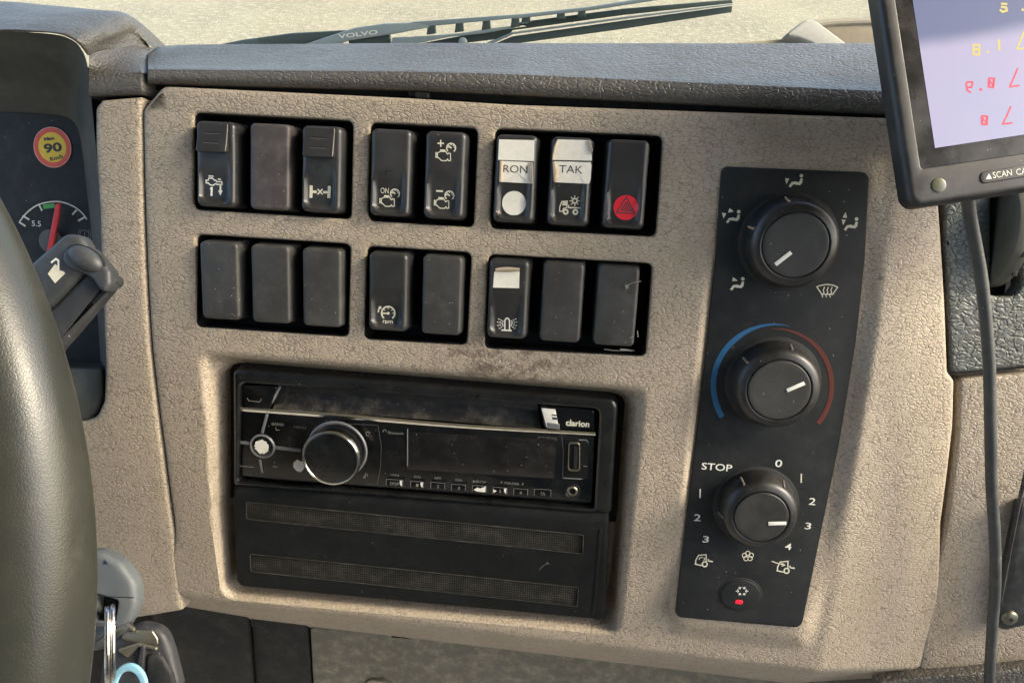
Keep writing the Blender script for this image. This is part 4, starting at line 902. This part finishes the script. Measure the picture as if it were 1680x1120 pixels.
# display
part('display', MB().prism(rnd([f2(-50, 465), f2(1000, 520), f2(990, 795), f2(-60, 728)], .6), fz - .5, fz + .25, .2), M['display'], ra)
part('display_edge', MB().tube([f1(1330, 530) + (fz + .3,), f1(1330, 790) + (fz + .3,)], .3, 6), M['silver'], ra)
part('seam', MB().ribbon([f2(1040, 480), f2(1052, 600), f2(1048, 790)], .3, lz), M['faint'], ra, smooth=False)
BX = [(634, 661, 785, 798, 'DISP', '•ADJ'), (674, 695, 788, 800, '1', 'SCN'), (707, 730, 790, 802, '2', 'RPT'), (741, 764, 793, 805, '3', 'RDM'), (775, 798, 795, 807, '4', ''), (809, 832, 798, 810, '5', ''), (843, 866, 800, 812, '6', ''), (877, 904, 801, 815, 'TA', '')]
for i, (x0, x1, y0, y1, t, lab) in enumerate(BX):
    ol = rnd([PR(p, fz) for p in [(x0, y0), (x1, y0 + 1.5), (x1 - 1, y1 + 1.5), (x0 - 1, y1)]], .5); b_ = part('preset_button', MB().prism(ol, fz - .3, fz + .9, .3), M['radio'], ra)
    zt2 = fz + .98; m2 = MB().ribbon([P((x0 - .5, y0 + 11), zt2, FRD), P((x0 + .2, y0 + .6), zt2, FRD), P((x1, y0 + 2.2), zt2, FRD), P((x1 - .5, y1), zt2, FRD)], .32 if i < 6 else .2, zt2); part('worn_edge', m2, M['silver'] if i < 6 else M['dimprint'], b_, smooth=False)
    c = P(((x0 + x1) / 2, (y0 + y1) / 2 + 1.5), zt2, FRD)
    if t != '4': part('lettering', text(t, c, 1.7, len(t) * 1.25, zt2 + .02), M['dimprint'], b_, smooth=False)
    if t in ('1', '5', 'DISP'): part('worn_patch', MB().flat([P(p, zt2, FRD) for p in [(x1 - 5, y0 + 3), (x1 - 1, y0 + 3), (x1 - 2, y1), (x1 - 5, y1 - 4)]], zt2 + .015), M['paper'], b_, smooth=False)
    if t == '5': part('worn_patch', MB().flat([P(p, zt2, FRD) for p in [(x0, y0 + 4), (x0 + 6, y0 + 7), (x0 + 1, y0 + 10)]], zt2 + .015), M['paper'], b_, smooth=False)
    if t == '4': part('worn_patch', MB().flat([P(p, zt2, FRD) for p in [(x0 + 2, y0 + 8), (x0 + 8, y0 + 4), (x0 + 13, y0 + 6), (x1 - 1, y0 + 2.5), (x1 - 2, y1), (x0 + 8, y1 - 1)]], zt2 + .015), M['paper'], b_, smooth=False)
    if lab: part('lettering', text(lab, PR(((x0 + x1) / 2, y0 - 6), fz), 1.25, len(lab) * 1.15, lz), M['dimprint'], ra, smooth=False)
rtext('▶II ▾TOP', 470, 817, 1.2, 120, 'dimprint') if False else None
part('lettering', text('STOP', PR((791, 790), fz), 1.25, 4.2, lz), M['dimprint'], ra, smooth=False)
rk(Ink(f2, .3).l((415, 808), (428, 816), (415, 824), closed=True).l((437, 808), (437, 824)).l((445, 808), (445, 824)).p((608, 818), (622, 818), (615, 830)).p((758, 838), (772, 838), (765, 824)), 'dimprint')
part('lettering', text('FOLDER', PR((840, 792.5), fz), 1.25, 7.6, lz), M['dimprint'], ra, smooth=False)
# usb socket and jack
us = MB().prism(rnd([f2(*p) for p in [(1062, 515), (1225, 520), (1225, 790), (1185, 800), (1060, 795)]], 1), fz - .2, fz + .25, .2); part('port_recess', us, M['well'], ra)
o_ = ccw(rnd([P((680 + x / 4.308, 600 + y / 4.308), 0, FRD) for x, y in [(1088, 542), (1170, 546), (1172, 748), (1082, 745)]], 1.6, 4)); i2 = ccw(rnd([P((680 + x / 4.308, 600 + y / 4.308), 0, FRD) for x, y in [(1096, 554), (1162, 558), (1160, 738), (1091, 735)]], 1.1, 4))
part('usb_socket', framemesh(o_, i2, fz + 1.2, fz - .4, .3), M['brass'], ra)
part('socket_tongue', MB().prism([f2(*p) for p in [(1128, 562), (1156, 564), (1152, 730), (1122, 728)]], fz, fz + .9, .1), M['black'], ra)
part('port_hinge', MB().ribbon([f2(1165, 520), f2(1215, 522), f2(1228, 540)], .5, lz + .2).ribbon([f2(1195, 705), f2(1220, 708)], .45, lz + .2).ribbon([f2(1055, 790), f2(1185, 797)], .5, lz + .22), M['dimprint'], ra, smooth=False)
jc = f2(1115, 882); part('jack_rim', MB().lathe([(4.3, fz - .3), (4.3, fz + .35), (3.7, fz + .5), (3.3, fz + .2)], jc, 36), M['bezel'], ra)
part('jack_socket', MB().lathe([(2.9, fz - .2), (2.9, fz + .6), (2.5, fz + 1.0), (1.8, fz + .9), (1.6, fz + .1)], jc, 36), M['brass'], ra)
part('jack_hole', MB().disc(jc, 1.62, fz + .2), M['groove'], ra)

# ================================================================== STORAGE COVER
FST = frame((690, 905), -3.0); st_ = thing('slot_cover', 'black blanking cover with two long fine mesh strips under the radio', 'blanking cover', FST)
PS = lambda p, z=0.0: P(p, z, FST)
cov = sheet(rnd([PS(p) for p in [(381, 796), (1000, 838), (993, 1018), (387, 962)]], [3, 4, 4, 5]), lambda X, Y: -5.0 * np.clip(((Y - PS((381, 796))[1]) - (X - PS((381, 796))[0]) * (PS((1000, 838))[1] - PS((381, 796))[1]) / (PS((1000, 838))[0] - PS((381, 796))[0]) + 6.5) / 6.5, 0, 1) ** 1.6, [rnd([PS(p) for p in h], 1.2) for h in ([(404, 823), (957, 877), (956, 908), (404, 851)], [(410, 908), (949, 963), (947, 994), (411, 937)])], 2.0, 11, 2.2, None, .35, 1.6)
part('cover_shell', cov, M['module'], st_)
part('side_rail', MB().prism(rnd([PS(p, -2) for p in [(972, 870), (1004, 842), (998, 1014), (985, 1014)]], .8) if False else rnd([PS(p, .3) for p in [(983, 868), (988, 868), (976, 1006), (971, 1006)]], .4), -.5, .35, .2), M['module'], st_)
for h in ([(404, 823), (957, 877), (956, 908), (404, 851)], [(410, 908), (949, 963), (947, 994), (411, 937)]):
    q4 = [Vector((*PS(p, -1), 0)) for p in h]; x0 = min(v.x for v in q4); y1 = max(v.y for v in q4); part('mesh_back', MB().flat([(v.x, v.y) for v in q4], -1.5), M['module'], st_, smooth=False)
    m_ = MB(); nx, ny = 150, 8
    for i in range(nx + 1):
        t = i / nx; a = q4[0].lerp(q4[1], t); b = q4[3].lerp(q4[2], t); m_.add([(a.x - .28, a.y, -.75), (a.x + .28, a.y, -.75), (b.x + .28, b.y, -.75), (b.x - .28, b.y, -.75)], [(3, 2, 1, 0)])
    for j in range(ny + 1):
        t = j / ny; a = q4[0].lerp(q4[3], t); b = q4[1].lerp(q4[2], t); m_.add([(a.x, a.y + .28, -.7), (b.x, b.y + .28, -.7), (b.x, b.y - .28, -.7), (a.x, a.y - .28, -.7)], [(3, 2, 1, 0)])
    part('mesh_grille', m_, M['mesh'], st_, kind='stuff', smooth=False)
    lr = rnd([PS(p) for p in h], 1.2); m_ = MB().tube([(x, y, .02) for x, y in lr] + [(lr[0][0], lr[0][1], .02)], .26, 6, False); part('mesh_rim', m_, M['mesh'], st_)
zz_ = lambda x, y: PS((700 + x / 4.147, 780 + y / 4.147)); part('scratch', MB().ribbon([zz_(822, 594), zz_(790, 612), zz_(765, 640)], .5, .1).disc(zz_(822, 594), .8, .1), M['faint'], st_, smooth=False)
# @@FRONT
# ================================================================== IN FRONT
# steering wheel
FW = cframe((840, 560), 205, 0); kW = 205 / F
wc = ((-1183 - 840) * kW, -(955 - 560) * kW); RWo = 1331 * kW; tr0 = 17.5; RW = RWo - tr0
FW2 = FW @ Matrix.Translation((wc[0], wc[1], 0))
sw_ = thing('steering_wheel', 'large worn grey green steering wheel rim at the left edge', 'steering wheel', FW2)
mb = MB(); n1_, n2_ = 220, 40; vs = []
for i in range(n1_):
    a = 2 * math.pi * i / n1_
    for j in range(n2_):
        b = 2 * math.pi * j / n2_; r = RW + tr0 * math.cos(b); vs.append((r * math.cos(a), r * math.sin(a), tr0 * .9 * math.sin(b)))
mb.add(vs, [(i * n2_ + j, ((i + 1) % n1_) * n2_ + j, ((i + 1) % n1_) * n2_ + (j + 1) % n2_, i * n2_ + (j + 1) % n2_) for i in range(n1_) for j in range(n2_)])
part('rim', mb, M['wheel'], sw_)
part('hub', MB().prism(rrect(150, 120, 30), -60, -20, 12), M['wheel'], sw_)
for a in (155, 205, 270): part('spoke', MB().tube([(60 * math.cos(rad(a)), 50 * math.sin(rad(a)), -38), (130 * math.cos(rad(a)), 130 * math.sin(rad(a)), -30), (RW * math.cos(rad(a)), RW * math.sin(rad(a)), -4)], [20, 14, 11], 16), M['wheel'], sw_)

# column stalk
FS = cframe((128, 470), 285, 0); kS = 285 / F
V = lambda x, y, z=1.5: P((x / 2.435 - 6, 180 + y / 2.435), z, FS)
ax = Vector((V(470, 640)[0] - V(200, 860)[0], V(470, 640)[1] - V(200, 860)[1])).normalized()
stl = thing('column_stalk', 'grey control stalk with rounded end button and white symbol behind the wheel', 'control stalk', FS)
up_ = rnd([V(60, 690), V(285, 494), V(345, 503), V(372, 545), V(360, 645), V(232, 778), V(130, 860)], [0, 4, 4, 4, 4, 0, 0])
part('upper_shell', MB().prism(up_, -3, 3.5, 2.5, bb=0), M['stalk'], stl)
lo_ = rnd([V(130, 860), V(232, 775), V(362, 640), V(408, 640), V(440, 690), V(462, 672), V(458, 715), V(278, 925), V(160, 1040)], [0, 1, 2, 4, 4, 2, 3, 1, 0])
part('lower_shell', MB().prism(lo_, -3.5, 1.2, 2.2), M['stalk2'], stl)
col_ = rnd([V(270, 595), V(300, 545), V(385, 550), V(445, 620), V(468, 650), V(470, 700), V(452, 730), V(425, 722), V(390, 668), V(300, 640)], [5, 5, 5, 4, 3, 3, 3, 4, 8, 6])
part('end_collar', MB().prism(col_, -2.5, 4.5, 1.8), M['stalk'], stl)
dc = V(372, 600); mr = Matrix.Translation((dc[0], dc[1], 3.6)) @ Matrix.Rotation(rad(-32), 4, 'Z') @ Matrix.Diagonal((1, .58, .55, 1)); dm = MB()
dm.lathe([(7.2 * math.cos(a), 7.2 * math.sin(a)) for a in np.linspace(0, math.pi / 2 - .03, 10)], n=48, m=mr); part('end_button', dm, M['stalk'], stl)
dm = MB().lathe([(7.8, -1), (7.8, .6), (7.1, 1.2)], n=48, m=mr); part('button_seat', dm, M['groove'], stl)
nb = V(457, 684, 0); part('side_nub', MB().lathe([(2.4, -5), (2.4, 0), (1.8, 1.2)], nb, 24), M['stalk2'], stl)
w1 = MB().flat([V(*p, 4) for p in [(203, 655), (232, 616), (245, 625), (247, 640), (266, 645), (273, 653), (232, 693)]], 3.65); part('symbol', w1, M['cream'], stl, smooth=False)
w2 = MB().ribbon([V(235, 612), V(252, 598), V(262, 605), V(262, 640)], .7, 3.7); part('symbol', w2, M['white'], stl, smooth=False)
part('stalk_shaft', MB().tube([(V(250, 760)[0], V(250, 760)[1], -8), (V(0, 1000)[0], V(0, 1000)[1], -20), (V(-300, 1250)[0], V(-300, 1250)[1], -40)], [8, 8, 9], 20), M['stalk2'], stl)

# ignition key, ring, fob, tag
FK = cframe((200, 1000), 265, 0); kK = 265 / F; K = lambda x, y, z=0: P((x / 2.155, 600 + y / 2.155), z, FK)
ky = thing('ignition_key', 'grey plastic key head with a square slot beside the steering wheel', 'key', FK)
ko = ccw(rnd([K(250, 660), K(365, 648), K(440, 690), K(490, 760), K(495, 840), K(470, 905), K(430, 920), K(250, 910)], [0, 8, 8, 8, 8, 5, 4, 0], 8))
kh = ccw(rnd([K(352, 792), K(434, 818), K(424, 892), K(352, 890)], 1.0, 14))
def holed(o_, i_, z1, z0, b):
    o_ = dens(o_, 1.2); sh = sheet(o_, lambda X, Y: 0 * X + z1, [i_], b, z1 - z0, 2.2, None, .5, z1 - z0); return sh
part('key_head', holed(ko, kh, 3, -3, 2.2), M['keygrey'], ky)
part('key_back', MB().flat([K(250, 700), K(470, 760), K(470, 890), K(250, 890)], -2.9), M['stalk2'], ky)
part('seam', MB().ribbon([K(345, 795), K(400, 805), K(488, 808)], .35, 3.05), M['groove'], ky, smooth=False)
rc_ = [(K(398, 980, 6)[0] + 3.4 * math.cos(a) , K(398, 985, 6)[1] + 13.2 * math.sin(a), 6 + 6 * math.cos(a)) for a in np.linspace(0, 2 * math.pi, 61)]
rg_ = MB().tube(rc_, .85, 10, False); rg_.tube([(x - 1.3, y - .4, z + .9) for x, y, z in rc_], .85, 10, False)
single('key_ring', rg_, M['steel'], FK, 'steel split key ring hanging from the grey key head', 'key ring')
bl = [(K(455 + 66 * math.cos(a), 1140 + 88 * math.sin(a), 10)) for a in np.linspace(math.pi, 2 * math.pi, 24)]
blm = MB()
n_ = len(bl); bl2 = [(K(455 + 44 * math.cos(a), 1142 + 64 * math.sin(a), 10)) for a in np.linspace(math.pi, 2 * math.pi, 24)]
blm.prism(bl + bl2[::-1], 9, 10.4, .4); single('blue_tag', blm, M['tagblue'], FK, 'light blue plastic tag loop on the key ring at bottom left', 'key tag')
fobt = thing('key_fob', 'bunch of black and brass keys hanging below the grey key head', 'keys', FK)
part('fob_body', MB().prism(rnd([K(345, 1010), K(470, 925), K(560, 945), K(590, 1030), K(620, 1150), K(330, 1150)], [5, 6, 8, 6, 0, 0]), -8, -3, 2.2), M['stalk2'], fobt)
part('brass_edge', MB().prism(rnd([K(410, 975), K(430, 945), K(525, 945), K(545, 975), K(548, 1000), K(440, 985)], 1), -6, -2.6, .6), M['brass'], fobt)
part('brass_edge', MB().prism(rnd([K(400, 1010), K(480, 985), K(545, 1003), K(545, 1015), K(480, 1000), K(440, 1040)], .6), -6, -1.8, .5), M['brass'], fobt)
part('key_blade', MB().prism(rnd([K(475, 1080), K(492, 1000), K(500, 990), K(506, 1000), K(496, 1100)], .5), -4, -1, .4), M['stalk2'], fobt)
part('fob_button', MB().prism(rnd([K(500, 1020), K(560, 1030), K(600, 1100), K(610, 1160), K(505, 1160)], 4), -6, -2, 1.5), M['black'], fobt)
part('hook', MB().tube([K(460, 895) + (2,), K(468, 920) + (0,), K(462, 950) + (-3,)], .8, 8), M['steel'], fobt)
single('lock_barrel', MB().prism(rnd([K(200, 900), K(420, 915), K(395, 960), K(330, 1040), K(200, 1040)], [0, 4, 8, 8, 0]), -16, -6, 3), M['keygrey'], FK, 'grey rounded lock housing behind the key head', 'ignition lock')

# monitor
FM = cframe((1490, 330), 285, 8.6)
PM = lambda p, z=0.0: P(p, z, FM)
mn = thing('monitor', 'black monitor with violet screen and mirrored digits hanging at the top right', 'monitor', FM)
bl_ = PM((1488, 320)); o_m = rnd([PM(p) for p in [(1441, -25), (1470, 160), (1489, 322), (1503, 342), (1690, 314)]], [0, 60, 3, 3, 0])
mo_ = [(-.8 + 0, 0)]
x0, y0 = PM((1494, 341)); W_, Hm = 150, 112
body = rnd([(x0, y0), (x0 + W_, y0), (x0 + W_, y0 + Hm), (x0, y0 + Hm)], [5.0, 5, 5, 5], 10)
gi = PM((1511, 277)); inn_ = rnd([(gi[0], gi[1]), (x0 + W_ - 8, gi[1]), (x0 + W_ - 8, y0 + Hm - 8), (gi[0], y0 + Hm - 8)], 1.0)
part('bezel', sheet(body, lambda X, Y: 0 * X, [inn_], 2.6, 8, 8, None, .5, 1.6), M['monitor'], mn)
part('back_shell', MB().prism(rnd([(x0 + 18, y0 + 16), (x0 + W_ - 14, y0 + 16), (x0 + W_ - 14, y0 + Hm - 14), (x0 + 18, y0 + Hm - 14)], 6), -24, -6, 3), M['monitor'], mn)
part('glass', MB().flat(inset(ccw(inn_), -.3), -1.3), M['monglass'], mn, smooth=False)
s0 = PM((1534, 243), -1.2); part('screen', MB().flat([(s0[0], s0[1]), (x0 + W_ - 16, s0[1]), (x0 + W_ - 16, y0 + Hm - 14), (s0[0], y0 + Hm - 14)], -1.2), M['screen'], mn, smooth=False)
gm = lambda x, y: P((1420 + x / 3.111, y / 3.111), -1.1, FM)
def glyph(mat, wd, *polys):
    mb = MB()
    for pl in polys: mb.ribbon([gm(*p) for p in pl], wd, -1.12)
    return part('screen_digit', mb, M[mat], mn, smooth=False)
glyph('glyphred', .7, [(741, 545), (722, 590), (700, 634), (748, 628)])
glyph('glyphred', .75, [(592, 600), (594, 636), (620, 636), (622, 594), (596, 592), (592, 600)]); glyph('glyphred', .5, [(598, 632), (600, 602), (616, 632), (617, 600)])
glyph('glyphred', .7, [(776, 352), (757, 398), (736, 444), (784, 437)])
glyph('glyphred', .75, [(628, 410), (628, 444), (652, 448), (658, 402), (632, 400), (628, 410)]); glyph('glyphred', .5, [(634, 442), (636, 410), (650, 442), (652, 410)])
glyph('glyphred', .75, [(545, 420), (520, 420), (514, 430), (516, 448), (540, 446), (546, 430), (545, 420)], [(516, 446), (520, 462), (535, 472)]); glyph('glyphred', .95, [(585, 456), (591, 459)])
glyph('glyphyellow', .7, [(808, 165), (795, 200), (774, 250), (812, 248)]); glyph('glyphyellow', .9, [(680, 205), (683, 256)]); glyph('glyphyellow', .85, [(622, 264), (627, 267)])
glyph('glyphyellow', .85, [(550, 232), (580, 230), (582, 252), (552, 254), (550, 232)], [(552, 254), (550, 278), (578, 280), (582, 254)])
glyph('glyphyellow', .85, [(695, 20), (720, 22)], [(695, 36), (718, 40), (722, 55), (700, 62), (688, 52)]); glyph('glyphyellow', .85, [(800, 50), (806, 52)])
sn = PM((1540, 304), 0); part('sensor', MB().lathe([(2.7, -.3), (2.7, .3), (2.2, .45)], sn, 36), M['sensor'], mn)
bt0 = [P((1420 + x / 3.111, y / 3.111), 0, FM) for x, y in [(583, 880), (1200, 785), (1200, 840), (600, 938), (583, 925)]]
part('button_bar', MB().prism(rnd(bt0, [2.2, 0, 0, 2.0, 2.0]), -.5, .35, .35), M['monitor'], mn)
def mt(s_, x, y, h_, wpx): c = P((1420 + x / 3.111, y / 3.111), .4, FM); return part('lettering', text(s_, c, h_, wpx / 3.111 * 285 / F, .42), M['white'], mn, smooth=False)
mt('SCAN', 698, 888, 2.3, 97); mt('CAM', 810, 873, 2.3, 84)
part('arrow_mark', MB().flat([P((1420 + x / 3.111, y / 3.111), .4, FM) for x, y in [(614, 915), (645, 913), (630, 886)]], .42), M['white'], mn, smooth=False)
part('mount_arm', MB().tube([(x0 + 75, y0 + 60, -28), (x0 + 80, y0 + 70, -90), (x0 + 90, y0 + 30, -160)], 9, 16), M['monitor'], mn)

# cable
pts = [(1584, 250, 48), (1586, 300, 38), (1590, 345, 30), (1600, 400, 25), (1609, 450, 22), (1617, 520, 19), (1623, 600, 17), (1625, 700, 15), (1627, 800, 13), (1632, 880, 12), (1633, 960, 11), (1628, 1030, 10), (1623, 1120, 8), (1620, 1240, 5)]
cb_ = []
for x, y, z in pts: s_ = S((x, y), z - 8); cb_.append(tuple(s_))
single('hanging_cable', MB().tube(curve(cb_, 90), 2.6, 16), M['cable'], ID, 'grey rubber cable hanging down from the monitor along the right side', 'cable')

# ================================================================== OUTSIDE (world metres)
Mc = MD @ Matrix.Translation(CAM * .001) @ RC.to_4x4()
cw = Mc.translation
def wray(p): return (Mc.to_3x3() @ Vector((p[0] - 840, -(p[1] - 560), -F))).normalized()
def wobj(name, mb, mat, label, cat, kind=None, **k):
    me = mesh(name, mb, mat, **k); me.transform(Matrix.Scale(1000, 4)); o = bpy.data.objects.new(name, me); COL.objects.link(o); return tag(o, label, cat, None, kind)
gs = 140; NG = 8
o = wobj('ground', MB().grid([[(-gs + 2 * gs * i / NG, -gs + 2 * gs * j / NG, 0) for j in range(NG + 1)] for i in range(NG + 1)], True), M['ground'], 'pale sandy gravel yard seen through the windscreen', None, 'structure', weld=False)
# windscreen: real pane, leaning back a little
gy = .62
def wsx(p, off=0.0):
    d = wray(p); nrm = Vector((0, 1, -.18)).normalized(); q0 = Vector((0, gy, 2.05)) + nrm * off; t = (q0 - cw).dot(nrm) / d.dot(nrm); return cw + d * t
g_ = MB().grid([[(x, gy + .18 * (z - 2.05) - .05 * (x / 1.1) ** 2, z) for z in (1.6, 1.9, 2.2, 2.6, 3.0)] for x in np.linspace(-1.1, 1.1, 13)])
wobj('windscreen', g_, M['glass'], 'clear windscreen pane between the dash and the gravel yard', 'windscreen')
# wiper
Wy = thing('windscreen_wiper', 'grey windscreen wiper with slotted arm lying across the bottom of the windscreen', 'wiper', ID)
w0 = wsx((700, 50), .03); Rw = Matrix.Rotation(rad(90 - 10.2), 4, 'X'); Mw = Matrix.Translation(w0) @ Rw; Wy.matrix_world = Mw; Mwi = Mw.inverted()
def wp(p):
    o_ = Mwi @ cw; d = Mwi.to_3x3() @ wray(p); t = -o_.z / d.z; q_ = o_ + d * t; return (q_.x * 1000, q_.y * 1000)
C7 = lambda x, y: wp((240 + x / 2.71, y / 2.71)); C8 = lambda x, y: wp((840 + x / 2.625, y / 2.625))
def wpart(name, ol, z0, z1, mat, b=1.5, r=0): return part(name, MB().prism(rnd(ol, r) if r else ol, z0, z1, b), M[mat], Wy)
wpart('drive_arm', [C7(290, 205), C7(420, 178), C7(640, 148), C7(900, 134), C7(860, 160), C7(700, 196), C7(640, 215)], -14, -4, 'rubber', 2)
wpart('arm_plate', [C7(660, 215), C7(760, 180), C7(850, 150), C7(930, 124), C7(1060, 105), C7(1240, 98), C7(1265, 122), C7(1100, 152), C7(900, 182), C7(840, 205)], -3, 4, 'wiperarm', 1.5)
wpart('arm_bar', [C7(1180, 98), C7(1680, 62), C8(330, 30), C8(560, -6), C8(700, -10), C8(560, 12), C8(340, 46), C8(0, 84), C7(1640, 82), C7(1260, 118)], -3, 4, 'wiperarm', 1.2)
wpart('arm_bar', [C7(1095, 168), C7(1250, 160), C7(1400, 148), C7(1520, 128), C7(1690, 108), C8(0, 98), C8(90, 92), C8(60, 104), C7(1640, 124), C7(1500, 150), C7(1340, 166), C7(1230, 190), C7(1090, 200)], -4, 3, 'wiperarm', 1)
for x in (1268, 1392, 1512, 1640): wpart('arm_web', [C7(x - 14, 112 - (x - 1268) * .09), C7(x + 16, 108 - (x - 1268) * .09), C7(x + 20, 150 - (x - 1268) * .08), C7(x - 20, 156 - (x - 1268) * .08)], -3.5, 3.2, 'rubber', .6)
for x in (60, 210, 300): wpart('arm_web', [C8(x - 14, 68 - x * .06), C8(x + 16, 64 - x * .06), C8(x + 20, 104 - x * .1), C8(x - 20, 106 - x * .1)], -3.5, 3.2, 'rubber', .6)
wpart('hinge_block', [C7(895, 178), C7(1080, 155), C7(1084, 200), C7(900, 214)], -8, -2, 'rubber', 1)
wpart('blade_holder', [C7(1215, 195), C7(1400, 160), C7(1690, 118), C8(0, 100), C8(480, 38), C8(950, -2), C8(955, 14), C8(480, 66), C8(0, 132), C7(1600, 170), C7(1240, 215)], -10, -4.5, 'rubber', 1.2)
wpart('blade_strip', [C7(1500, 196), C8(0, 140), C8(480, 74), C8(952, 16), C8(952, 22), C8(480, 84), C8(0, 150), C7(1520, 205)], -6, -2, 'wiperarm', .6)
wpart('blade_rubber', [C7(1500, 215), C8(0, 158), C8(480, 90), C8(954, 26), C8(950, 54), C8(480, 126), C8(0, 192), C7(1640, 225)], -12, -6, 'rubber', 1)
part('lettering', text('VOLVO', C7(945, 153), 5.0, 50, 4.3, rot=8, bold=.02), M['white'], Wy, smooth=False)
part('pivot', MB().lathe([(5, -2), (5, 4), (3.5, 5)], C7(1408, 186), 24), M['wiperarm'], Wy)
# pale pointed shape beyond the right end of the dash top, modelled as solid pieces
mo = thing('dash_end_shape', 'pale grey pointed shape rising at the far right end of the dash top', 'dash moulding', ID); fmm = cframe((1340, 60), 620, 0); mo.matrix_world = world(fmm)
PQ = lambda x, y, z=0: P((840 + x / 2.625, y / 2.625), z, fmm)
part('pointed_face', MB().prism(rnd([PQ(1170, 155), PQ(1240, 100), PQ(1268, 82), PQ(1310, 88), PQ(1480, 215), PQ(1330, 215), PQ(1290, 185), PQ(1230, 162)], [1, 6, 5, 5, 0, 0, 8, 8]), -10, 0, 2), plain('pale_shape', (.34, .34, .30), .6), mo)
part('rear_face', MB().prism([PQ(1290, 84, -10), PQ(1420, 72, -10), PQ(1800, 62, -10), PQ(1800, 230, -10), PQ(1490, 230, -10)], -30, -12, 2), plain('tan_shape', (.20, .175, .125), .7), mo)
part('rear_rim', MB().tube([PQ(1290, 84) + (-12,), PQ(1420, 70) + (-12,), PQ(1800, 60) + (-12,)], 3, 10), plain('pale_rim', (.28, .26, .20), .6), mo)
part('low_ledge', MB().prism([PQ(640, 215, -12), PQ(900, 178, -12), PQ(1170, 158, -12), PQ(1290, 186, -12), PQ(1340, 220, -12), PQ(1340, 260, -12), PQ(640, 260, -12)], -40, -16, 2), plain('ledge_tan', (.28, .25, .17), .7), mo)

# cab round the driver (behind and above the camera)
def slab(name, x0, x1, y0, y1, z0, z1): 
    mb = MB().box(((x0 + x1) / 2, (y0 + y1) / 2, (z0 + z1) / 2), (x1 - x0, y1 - y0, z1 - z0)); o = wobj(name, mb, M['reardark' if name == 'cab_rear_wall' else 'wellgrey'], None, None, 'structure', smooth=False); return o
slab('cab_roof', -1.15, 1.15, -1.6, .55, 3.05, 3.1); slab('cab_rear_wall', -1.15, 1.15, -1.65, -1.6, 1.2, 3.1); slab('cab_floor', -1.15, 1.15, -1.6, .55, 1.2, 1.25)
for s_ in (-1, 1): slab('cab_side_wall', s_ * 1.15 - .02, s_ * 1.15 + .02, -1.6, .5, 1.25, 1.95)
# steering column housing that carries the stalk and the lock, hidden here behind the rim
FCo = cframe((100, 800), 292, 0); PC = lambda p, z=0.0: P(p, z, FCo)
scol = thing('steering_column', 'dark steering column housing behind the wheel rim carrying stalk and lock', 'steering column', FCo)
part('column_shell', MB().prism(rnd([PC(p) for p in [(-700, 560), (-110, 585), (-40, 700), (18, 900), (30, 1120), (20, 1260), (-700, 1300)]], [10, 14, 20, 20, 20, 14, 10]), -34, 0, 8), M['stalk2'], scol)
part('column_seam', MB().tube([PC((-600, 900)) + (.1,), PC((14, 930)) + (.1,)], .6, 6), M['groove'], scol)
